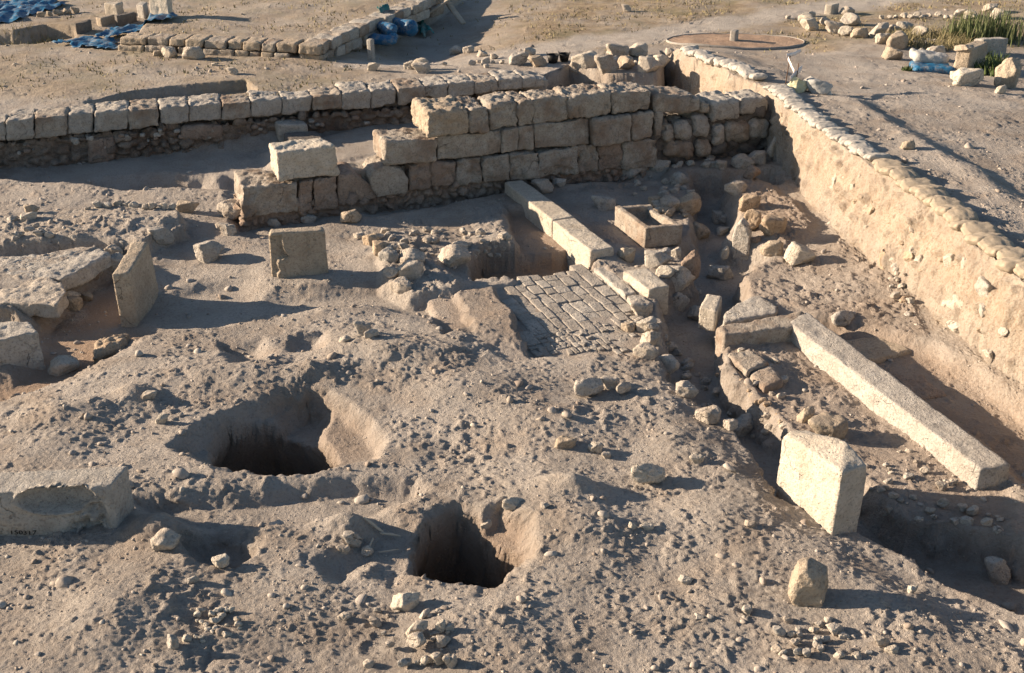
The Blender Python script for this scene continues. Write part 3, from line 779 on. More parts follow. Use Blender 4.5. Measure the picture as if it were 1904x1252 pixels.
# notch: rounded stones with the gap worn between them
nb = []
q = [onplane(x, y, MA, MB) for x, y in [(629, 383), (700, 372), (704, 352), (672, 330), (655, 322), (629, 327)]]
hull_obj('stone_block', [[p for p in q]+[p+mn*.5 for p in q]], M['reddish'], .022, .022, 21, main, smooth_it=3)
q = [onplane(x, y, MA, MB) for x, y in [(700, 368), (755, 358), (757, 330), (745, 312), (715, 303), (692, 312), (684, 330), (690, 352)]]
hull_obj('stone_block', [[p-mn*.06 for p in q]+[p+mn*.4 for p in q]], M['ashlar'], .022, .022, 22, main, smooth_it=4)
# block resting alone on the left end
zt = onplane(520, 330, MA, MB)[2]
T = [P(516, 290, zt+.36), P(625, 279, zt+.36), P(607, 263, zt+.36), P(512, 270, zt+.36)]
f0 = onplane(514, 330, MA, MB)
lb0, lb1 = onplane(516, 329, MA, MB)-mn*.02, onplane(633, 325, MA, MB)-mn*.02
lz = min(lb0[2], lb1[2])
h0 = zat(lb0, 285)
C = [lb0, lb1, lb1+mn*.46, lb0+mn*.46]; C = [np.array((c[0], c[1], lz)) for c in C]
Tt = [np.array((c[0], c[1], h0)) for c in C]; Tt[1] = Tt[1]-md*.05+np.array((0, 0, .02)); Tt[2] -= md*.10
V, F = hexa(C+Tt, .018, .035, .024, 31)
tag(mkobj('stone_block', V, F, M['pale']), 'pale squared block sitting alone on the low left end of the long wall', 'stone block')
# block behind, lower in the trench
b0 = P(518, 262, -.1); b1 = P(574, 262, -.1)
h1 = zat(b0, 232)
C = [b0, b1, b1+mn*.35, b0+mn*.35]; V, F = hexa([np.array((c[0], c[1], -.15)) for c in C]+[np.array((c[0], c[1], h1)) for c in C], .022, .03, .015, 33)
tag(mkobj('stone_block', V, F, M['grey']), 'squared grey block standing in the trench behind the lone pale block', 'stone block')
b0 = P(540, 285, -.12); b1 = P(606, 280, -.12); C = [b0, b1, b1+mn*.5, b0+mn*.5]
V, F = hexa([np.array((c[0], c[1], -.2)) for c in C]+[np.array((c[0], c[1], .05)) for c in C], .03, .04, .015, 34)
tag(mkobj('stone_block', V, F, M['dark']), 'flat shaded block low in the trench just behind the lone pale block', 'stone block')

# --- rubble masonry between the main wall and the corner of the excavation
RA = onplane(1226, 310, MA, MB); RB = onplane(1436, 318, MA, MB)
RA = np.array((RA[0], RA[1], 0)); RB = np.array((xbank(RB[1])+.1, RA[1]+(xbank(RB[1])+.1-RA[0])*md[1]/md[0], 0))
rw = empty('rubble_wall', (RA+RB)/2); tag(rw, 'shaded rubble masonry wall closing the far corner of the trench, flat grey blocks along its top', 'wall')
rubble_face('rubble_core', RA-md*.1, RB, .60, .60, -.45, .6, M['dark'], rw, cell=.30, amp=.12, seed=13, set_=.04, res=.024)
def rblock(x0, x1, t, b, mt, prot, depth=.5, **k):
    global sd; sd += 1
    V, F = face_block(RA, RB, x0, x1, t, b, depth, prot, seed=sd, **dict(dict(res=.022, r=.06, amp=.03), **k)); mkobj('stone_block', V, F, M[mt], rw)
rblock(1212, 1302, (172, 180), (212, 206), 'ashlar', .06, .6)
rblock(1322, 1376, (189, 184), (231, 222), 'grey', .03)
rblock(1378, 1432, (184, 180), (214, 210), 'grey', .0)
rblock(1300, 1323, (190, 190), (212, 212), 'tan', .02)
for (x0, x1, t0, t1, b0_, b1_) in [(1250, 1286, 226, 224, 258, 262), (1286, 1322, 212, 212, 258, 252), (1322, 1348, 232, 230, 270, 268), (1348, 1394, 226, 226, 268, 264), (1232, 1252, 228, 230, 262, 268), (1394, 1432, 226, 222, 262, 256), (1236, 1290, 262, 264, 292, 296), (1292, 1322, 262, 258, 290, 292)]:
    rblock(x0, x1, (t0, t1), (b0_, b1_), 'grey' if x0 % 4 else 'ashlar', .04, .4, r=.09, amp=.04)

# --- far ashlar wall
fwall = empty('ashlar_wall', (FWA+FWB)/2*np.array((1, 1, 0))); tag(fwall, 'far long retaining wall with one row of pale squared blocks over dark rubble', 'wall')
ft = [(-320, 248), (-60, 228), (21, 224), (63, 218), (125, 214), (175, 209), (240, 204), (295, 200), (351, 196), (412, 191), (466, 187), (524, 184), (580, 180), (635, 172), (689, 168), (738, 164), (789, 160), (834, 155), (882, 152), (925, 148), (971, 144), (1020, 147)]
fb = [(-320, 292), (-60, 266), (21, 261), (63, 258), (125, 251), (175, 247), (240, 241), (295, 233), (351, 227), (412, 223), (466, 218), (524, 213), (580, 206), (635, 203), (689, 202), (738, 196), (789, 182), (834, 184), (882, 175), (925, 169), (971, 163), (1020, 160)]
fx = [-305, -250, -196, -142, -90, -40, 12, 63, 125, 175, 240, 295, 351, 412, 466, 524, 580, 635, 689, 738, 789, 834, 882, 925, 971, 1020]
rr = random.Random(3)
FP = FWA-0; 
for i, (x0, x1) in enumerate(zip(fx[:-1], fx[1:])):
    V, F = face_block(FWA, FWB, x0, x1, ft, fb, .5+rr.uniform(-.06, .1), rr.uniform(-.02, .05), gap=rr.uniform(.0, .009), res=.024, r=.022, amp=.036, chips=.6, seed=200+i)
    mkobj('stone_block', V, F, M[['grey', 'ashlar'][i % 3 == 1]], fwall)
fd, fn = nrm(FWA, FWB)
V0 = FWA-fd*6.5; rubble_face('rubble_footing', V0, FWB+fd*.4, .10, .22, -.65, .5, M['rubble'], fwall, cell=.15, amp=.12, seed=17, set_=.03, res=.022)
for (x0, x1, t0, t1, b0_, b1_) in [(337, 415, 234, 230, 262, 258), (160, 216, 256, 254, 304, 300)]:
    V, F = face_block(FWA, FWB, x0, x1, (t0, t1), (b0_, b1_), .3, .05, res=.03, r=.07, amp=.03, seed=x0); mkobj('stone_block', V, F, M['reddish'], fwall)
for k in range(60):
    x0 = rr.uniform(20, 900); yy = interp(fb, x0)+rr.uniform(4, 28); w_ = rr.uniform(6, 18)
    V, F = face_block(FWA, FWB, x0, x0+w_, (yy, yy), (yy+w_*.55, yy+w_*.5), .15, .03, res=.03, r=.05, amp=.02, seed=400+k); mkobj('rubble_stone', V, F, M[['grey', 'reddish', 'ashlar'][k % 3]], fwall)

# --- low terrace wall in the background
tw = empty('terrace_wall', TB); tag(tw, 'low L-shaped terrace wall of two courses of brown blocks in the background', 'wall')
tt = [(222, 69), (313, 71), (422, 76), (514, 80), (556, 81), (600, 85)]
tm = [(222, 83), (313, 86), (422, 92), (514, 98), (556, 99), (600, 104)]
tb = [(222, 97), (313, 100), (422, 105), (514, 110), (556, 112), (600, 119)]
xs = [222, 273, 313, 345, 380, 422, 450, 485, 514, 552]
blocks(xs, tt, tm, .4, ['tan', 'ashlar', 'tan'], [.03, .0, .02, .04], tw, TA, TB, res=.03, r=.022, amp=.022, gap=.012)
blocks([220, 270, 330, 378, 437, 463, 485, 510, 540], tm, tb, .4, ['tan', 'ashlar'], [.06, .05, .03], tw, TA, TB, res=.03, r=.022, amp=.022, gap=.012)
blocks([556, 598], tt, tm, .4, ['tan'], [.05], tw, TA, TB, res=.03, r=.022, amp=.022)
blocks([556, 600], tm, tb, .4, ['tan'], [.0], tw, TA, TB, res=.03, r=.022, amp=.022)
t2 = [(600, 84), (620, 70), (676, 47), (696, 38), (723, 29), (749, 19), (763, 13), (830, -14)]
m2 = [(600, 104), (620, 90), (676, 66), (723, 47), (763, 30), (830, 3)]
b2 = [(600, 119), (624, 108), (649, 98), (700, 77), (767, 47), (835, 20)]
for lo, hi, xs in ((t2, m2, [602, 616, 634, 650, 668, 684, 697, 716, 733, 750, 766, 784, 802, 824]), (m2, b2, [602, 624, 640, 656, 676, 692, 712, 734, 752, 774, 800, 822])):
    for i, (x0, x1) in enumerate(zip(xs[:-1], xs[1:])):
        V, F = face_block(TB, TC, x0, x1, lo, hi, .4, [.0, .04, .02][i % 3], gap=.015, res=.035, r=.022, amp=.022, seed=600+x0); mkobj('stone_block', V, F, M[['ashlar', 'grey'][i % 2]], tw)

# --- kerb stones
kz = .12
def kerb(px4, label, seed, zb=-.4):
    o = slab_top('kerb_stone', px4, kz, zb, M['pale'], .02, .018, .008, seed); tag(o, label, 'kerb stone', 'kerb stones in line')
kerb([(1026, 409), (1068, 403), (971, 334), (937, 338)], 'far one of two long pale kerb stones laid end to end beside the square hole', 41)
kerb([(1098, 467), (1142, 460), (1070, 404.5), (1027.5, 410.5)], 'near one of two long pale kerb stones laid end to end, above the stone pavement', 42)

# --- stone basin
bz = .16
outer = [P(1200.5, 425, bz), P(1271, 418, bz), P(1206, 377, bz), P(1142.5, 383, bz)]
o4 = [q[:2] for q in outer]
def inset(q, k):
    c = sum(q)/4; return q
th = .075
e1_ = (outer[1]-outer[0])/np.linalg.norm(outer[1]-outer[0]); e2_ = (outer[3]-outer[0])/np.linalg.norm(outer[3]-outer[0])
L1 = np.linalg.norm(outer[1]-outer[0]); L2 = np.linalg.norm(outer[3]-outer[0])
O = outer[0]
def bx(u0, u1, v0, v1, z0, z1):
    return [O*np.array((1, 1, 0))+e1_*u+e2_*v+np.array((0, 0, z)) for z in (z0, z1) for u, v in ((u0, v0), (u1, v0), (u1, v1), (u0, v1))]
zb_ = -.09
basin = hull_obj('stone_basin', [bx(0, L1, 0, th, zb_, bz), bx(0, th, 0, L2, zb_, bz), bx(0, L1, L2-th, L2, zb_, bz-.01), bx(0, L1, 0, L2, zb_, zb_+.07), bx(L1-th, L1, 0, L2*.55, zb_, bz-.015), bx(L1-th, L1, L2*.5, L2, zb_, bz-.05)], M['ashlar'], .014, .009, 51)
tag(basin, 'small rectangular stone basin with open top and a broken far corner', 'stone basin')

# --- small slab by the pavement and its neighbours
tag(slab_top('stone_slab', [(1206, 538), (1246, 531), (1204, 498), (1158, 504)], .09, -.25, M['pale'], .018, .02, .008, 61), 'smooth pale oblong slab laid beside the right edge of the stone pavement', 'stone slab')

# --- paved floor
PV = W2([(930, 532), (962, 518), (1000, 510), (1034, 500), (1118, 500), (1200, 560), (1196, 600), (1160, 655), (988, 660)], -.05)
ku = (P(1098, 467, 0)-P(1026, 409, 0)); ku = ku/np.linalg.norm(ku); kv = np.array((ku[1], -ku[0], 0)); kv = -kv if kv[0] < 0 else kv
pc = P(1080, 570, -.05)
def paver_material():
    m = M['grey'].copy(); m.name = 'paver_limestone'; t = m.node_tree; g = G(t); bs = t.nodes['Principled BSDF']
    src = bs.inputs['Base Color'].links[0].from_socket; ge = g.n('ShaderNodeNewGeometry')
    c = g.mix(g.ramp(ge.outputs['Random Per Island'], 0, 1, 0, .45), src, (.22, .19, .16)); g.link(c, bs.inputs['Base Color']); return m
M['paver'] = paver_material()
rp = random.Random(9); Vs = []; Fs = []; off = 0
v = -1.6
while v < 1.8:
    rowh = rp.uniform(.10, .16); u = -2.2
    while u < 2.2:
        near = (u > .15+.3*rp.random()-.25*v*.3)
        ln = rp.uniform(.14, .30) if not near else rp.uniform(.07, .15)
        parts_ = [(v, rowh)] if not near else [(v, rowh*.5), (v+rowh*.5, rowh*.5)]
        for (vv, rh) in parts_:
            c = pc+ku*(u+ln/2)+kv*(vv+rh/2)
            dd = sdf_poly(np.array([c[0]]), np.array([c[1]]), PV)[0]
            if dd < -.02 and not (near and rp.random() < .12):
                a = rp.uniform(-.09, .09)+(rp.uniform(-.35, .35) if near else 0); cu = ku*math.cos(a)+kv*math.sin(a); cv = kv*math.cos(a)-ku*math.sin(a)
                hu, hv = ln/2-.0015, rh/2-.001; z1 = -.048+rp.uniform(-.005, .005); tl = rp.uniform(-.005, .005) if not near else rp.uniform(-.014, .014)
                jit = lambda: (cu*rp.uniform(-.007, .007)+cv*rp.uniform(-.007, .007))
                B = [c-cu*hu-cv*hv+jit(), c+cu*hu-cv*hv+jit(), c+cu*hu+cv*hv+jit(), c-cu*hu+cv*hv+jit()]
                C = [np.array((b[0], b[1], -.16)) for b in B]+[np.array((b[0], b[1], z1+(tl if i in (1, 2) else -tl))) for i, b in enumerate(B)]
                V, F = hexa(C, .018, .005, .006, rp.randrange(999), chips=.8)
                Vs.append(V); Fs.append(F+off); off += len(V)
        u += ln
    v += rowh
pav = mkobj('stone_pavement', np.vstack(Vs), np.vstack(Fs), M['paver'])
tag(pav, 'patch of stone pavement, regular pavers at the back crumbling into small cobbles', 'pavement')
for k, px4 in enumerate([[(1163, 548), (1186, 543), (1128, 494), (1103, 497)], [(1180, 575), (1216, 566), (1190, 546), (1166, 551)]]):
    V, F = hexa([np.array((*P(a, b, .0)[:2], -.3)) for a, b in px4]+[P(a, b, .0) for a, b in px4], .02, .02, .012, 70+k); mkobj('border_slab', V, F, M['grey'], pav)

# --- standing and lying slabs
def upright(name, base, outline, thick, m, label, cat, voxel=.016, amp=.008, seed=0, it=2, chips=1., extra=None):
    """slab: outline pixels on the upright plane through two foot points; thickness vector goes backwards or sideways"""
    A, B = base
    q = [onplane(x, y, A, B) for x, y in outline]
    q2 = [p+np.array(thick) for p in q]
    o = hull_obj(name, [q+q2], m, voxel, amp, seed, smooth_it=it, chips=chips)
    return tag(o, label, cat)
A = P(259, 607, -.12); B = P(292, 566, -.12)
upright('standing_slab', (A, B), [(257, 614), (240, 508), (250, 548), (276, 449), (286, 488), (297, 542), (287, 574)], (-.16, -.02, 0), M['tan'], 'tall brown slab set upright with a pointed outline and rough left edge', 'standing stone', amp=.008, seed=81)
A = P(512, 532, -.06); B = P(612, 523, -.06); pn = nrm(A, B)[1]
carv = upright('carved_slab', (A, B), [(512, 540), (613, 531), (605, 434), (600, 429), (503, 433), (500, 443), (505, 520)], pn*.13, M['tan'], 'square upright slab with a worn curving profile carved on its left side', 'standing stone', voxel=.012, amp=.005, seed=82, it=3)
# worn relief on its face
me = carv.data; V = np.zeros(len(me.vertices)*3); me.vertices.foreach_get('co', V); V = V.reshape(-1, 3)
loc = np.array(carv.location); Wd = V+loc
L_ = np.linalg.norm((B-A)[:2]); dd_ = (B-A)/L_
s = ((Wd-A)@dd_)/L_; fz = (Wd[:, 2]-Wd[:, 2].min())/(Wd[:, 2].max()-Wd[:, 2].min()); dn = (Wd-A)@pn
prof = np.interp(fz, [0, .1, .28, .33, .38, .46, .52, .56, .60, .72, .8, .92, 1.], [.05, .05, .05, .10, .08, .06, .09, .30, .24, .20, .19, .19, .19])
mask = sstep(.025, -.01, s-prof)*(dn < .07)*(fz > .08)*(fz < .93)
V = V+(pn*.05)[None]*mask[:, None]
m2_ = (np.exp(-((s-.66)/.03)**2)*((fz > .6) & (fz < .88)))*(dn < .05)
V = V+(pn*.014)[None]*m2_[:, None]
me.vertices.foreach_set('co', V.ravel()); me.update()
# big pale block at the lower right
f = P(1544, 1011, -.03); b = P(1441, 908, -.03); r_ = P(1582, 1004, -.03); ln_ = b-f
ztf = zat(f, 878); ztb = zat(b, 806)
wv = (P(1592, 992, -.03)-f)*1.05
C = [f, f+wv, b+wv*1.0, b]
C = [np.array((c[0], c[1], -.12)) for c in C]
pts = C+[np.array((*f[:2], ztf)), np.array((*(f+wv*.95)[:2], ztf-.02)), np.array((*(f+wv*1.25+ln_*.1)[:2], ztf*.45)), np.array((*(f+wv*.9+ln_*.35)[:2], ztf+.02)), np.array((*b[:2], ztb-.03)), np.array((*(b+wv*.3)[:2], ztb)), np.array((*(b+wv*.95)[:2], ztb-.04)), np.array((*(b-ln_*.15)[:2], ztb+.02))]
tag(hull_obj('standing_block', [pts], M['pale'], .014, .010, 83, smooth_it=2, chips=1.2), 'big thick pale limestone slab standing on edge at the lower right', 'standing stone')
# L-shaped setting of long beams
tag(slab_top('stone_beam', [(1822, 872), (1882, 864), (1500, 578), (1466, 600)], .142, -.4, M['grey'], .02, .02, .010, 85), 'very long narrow stone beam running down the right side', 'stone beam')
tag(slab_top('stone_beam', [(1348, 622), (1480, 606), (1498, 576), (1330, 606)], .145, -.22, M['ashlar'], .018, .03, .018, 86), 'short rough stone beam meeting the top end of the very long beam at a corner', 'stone beam')
pts = [P(a, b, .06) for a, b in [(1345, 600), (1346, 582), (1368, 564), (1410, 547), (1447, 570), (1444, 582), (1400, 590)]]
tag(hull_obj('stone_slab', [pts+[p-np.array((0, 0, .3)) for p in pts]], M['grey'], .018, .016, 87), 'flat pointed dark-topped slab lying behind the short rough beam', 'stone slab')
for k, (px4, z1) in enumerate([([(1388, 690), (1432, 672), (1396, 646), (1352, 655)], .07), ([(1420, 722), (1460, 706), (1432, 678), (1392, 694)], .04)]):
    tag(slab_top('stone_block', px4, z1, -.3, M['ashlar'], .02, .035, .02, 88+k), ['flat eroded block below the short rough beam', 'second flat eroded block down from the short rough beam, along the channel edge'][k], 'stone block')
for k, (pp, zt9, m9, lab) in enumerate([([(-60, 505), (-60, 484), (60, 476), (188, 459), (204, 470), (160, 497), (112, 518)], .205, 'grey', 'broad flat pale slab crowning the lower rock platform at the left edge'), ([(-60, 562), (-60, 518), (60, 506), (110, 523), (124, 542), (106, 566), (60, 563)], .20, 'rock', 'crumbling rounded slab just below the broad flat slab at the left edge')]):
    pts = [P(a, b, zt9) for a, b in pp]
    tag(hull_obj('stone_slab', [pts+[p-np.array((0, 0, .16)) for p in pts]], M[m9], .018, .026, 300+k, chips=.5), lab, 'stone slab')
# carved block at the left edge
f1_ = P(232, 1008, .0); zt_ = zat(f1_, 915)
TL = P(-60, 918, zt_)
pts4 = [(-60, 922), (168, 922), (240, 868), (-60, 890)]
T = [P(a, b, zt_) for a, b in pts4]
A_ = np.array((T[1][0]+.02, T[1][1]-.05, 0)); 
T = [P(-150, 924, zt_), P(205, 903, zt_), P(238, 866, zt_), P(-150, 886, zt_)]
Bm = [P(-150, 999, .02), P(222, 1006, .02), P(254, 965, .02), np.array((P(-150, 886, zt_)[0], P(-150, 886, zt_)[1]+.05, .02))]
cb = remesh([T+[np.array((q[0], q[1], -.12)) for q in Bm]], .011)
V, F = cb
A = Bm[0]; B = Bm[1]; cn = nrm(A, B)[1]; cd = nrm(A, B)[0]
q0 = onplane(102, 930, A, B); e_ = (V-q0)
N = vnormals(V, F)
# the face leans back, work in the plane's own coordinates
s = e_@cd; z_ = e_[:, 2]
front = (N@(-cn) > .2)
el = (s/.235)**2+(z_/.105)**2
V = V+cn*(np.clip(1-el, 0, 1)**.5*.10*front)[:, None]
rim = np.exp(-((np.sqrt(el)-1.12)/.10)**2)*front
V = V-cn*(rim*.022)[:, None]
brk = front*sstep(.02, -.05, np.abs(s-.24-.25*z_)-.05-(-z_)*.35)*(z_ < -.02)
V = V+cn*(brk*.05*(1+1.5*fbm3(V, .08, 3, 4)))[:, None]
lip = front*sstep(.06, .12, z_+.05*fbm3(V, .12, 3, 9))
V = V+cn*(lip*.05*np.clip(.4+fbm3(V, .10, 3, 8), 0, 1))[:, None]
V = roughen(V, F, .006, 91, chips=1.0)
cblock = mkobj('carved_block', V, F, M['grey']); tag(cblock, 'large grey carved block with an oval hollow and a handwritten number, at the left edge', 'carved block')
fc = bpy.data.curves.new('painted_number', 'FONT'); fc.body = '150317'; fc.size = .062; fc.extrude = .001; fc.space_character = 1.0
fo = bpy.data.objects.new('painted_number', fc); COL.objects.link(fo)
pn_ = onplane(22, 988, A, B)
# lean of the face: between foot line and top line
bpy.context.view_layer.update()
mt_ = bpy.data.meshes.new_from_object(fo.evaluated_get(bpy.context.evaluated_depsgraph_get())); bpy.data.objects.remove(fo)
upv = (T[0]+T[1])/2-(np.array(Bm[0])+np.array(Bm[1]))/2; upv = upv/np.linalg.norm(upv)
TV = np.array([v.co[:] for v in mt_.vertices]); TF = [list(p.vertices) for p in mt_.polygons]
# seat each point of the writing on the stone face
from mathutils.bvhtree import BVHTree
bvh = BVHTree.FromPolygons([tuple(v) for v in V], [tuple(int(i) for i in f) for f in F])
out = []
for v in TV:
    p = pn_+cd*v[0]+upv*v[1]*.8
    h_ = bvh.ray_cast(Vector(p-cn*.5), Vector(cn), 1.5)
    hp = np.array(h_[0]) if h_[0] is not None else p
    out.append(hp-cn*(.004+v[2]))
mkobj('painted_number', out, TF, M['ink'], cblock, smooth=False)
# block cut by the left edge further back
tag(slab_top('stone_block', [(-40, 640), (72, 617), (58, 597), (-60, 598)], .24, -.25, M['grey'], .018, .03, .014, 93, lean=(.0, 0)), 'grey squared block cut off by the left edge, below the rock platform', 'stone block')
# small upright block in the foreground
f = P(1508, 1130, .05)
kb = P(1506, 1131, .06); kq = [(-.09, -.05, -.05), (.07, -.07, -.05), (.10, .06, -.05), (-.07, .09, -.05), (-.125, -.03, .1), (.06, -.10, .09), (.125, .02, .12), (.10, .10, .15), (-.10, .09, .16), (-.10, -.05, .25), (-.02, -.075, .24), (.09, -.04, .24), (.11, .05, .25), (.0, .09, .30), (-.09, .06, .29), (-.05, -.02, .30)]
tag(hull_obj('standing_stone', [[kb+np.array((a, b+.06, c)) for a, b, c in kq]], M['tan'], .011, .022, 77, smooth_it=2, chips=1.4), 'knobbly tan stone standing on end in front of the big pale slab', 'standing stone')
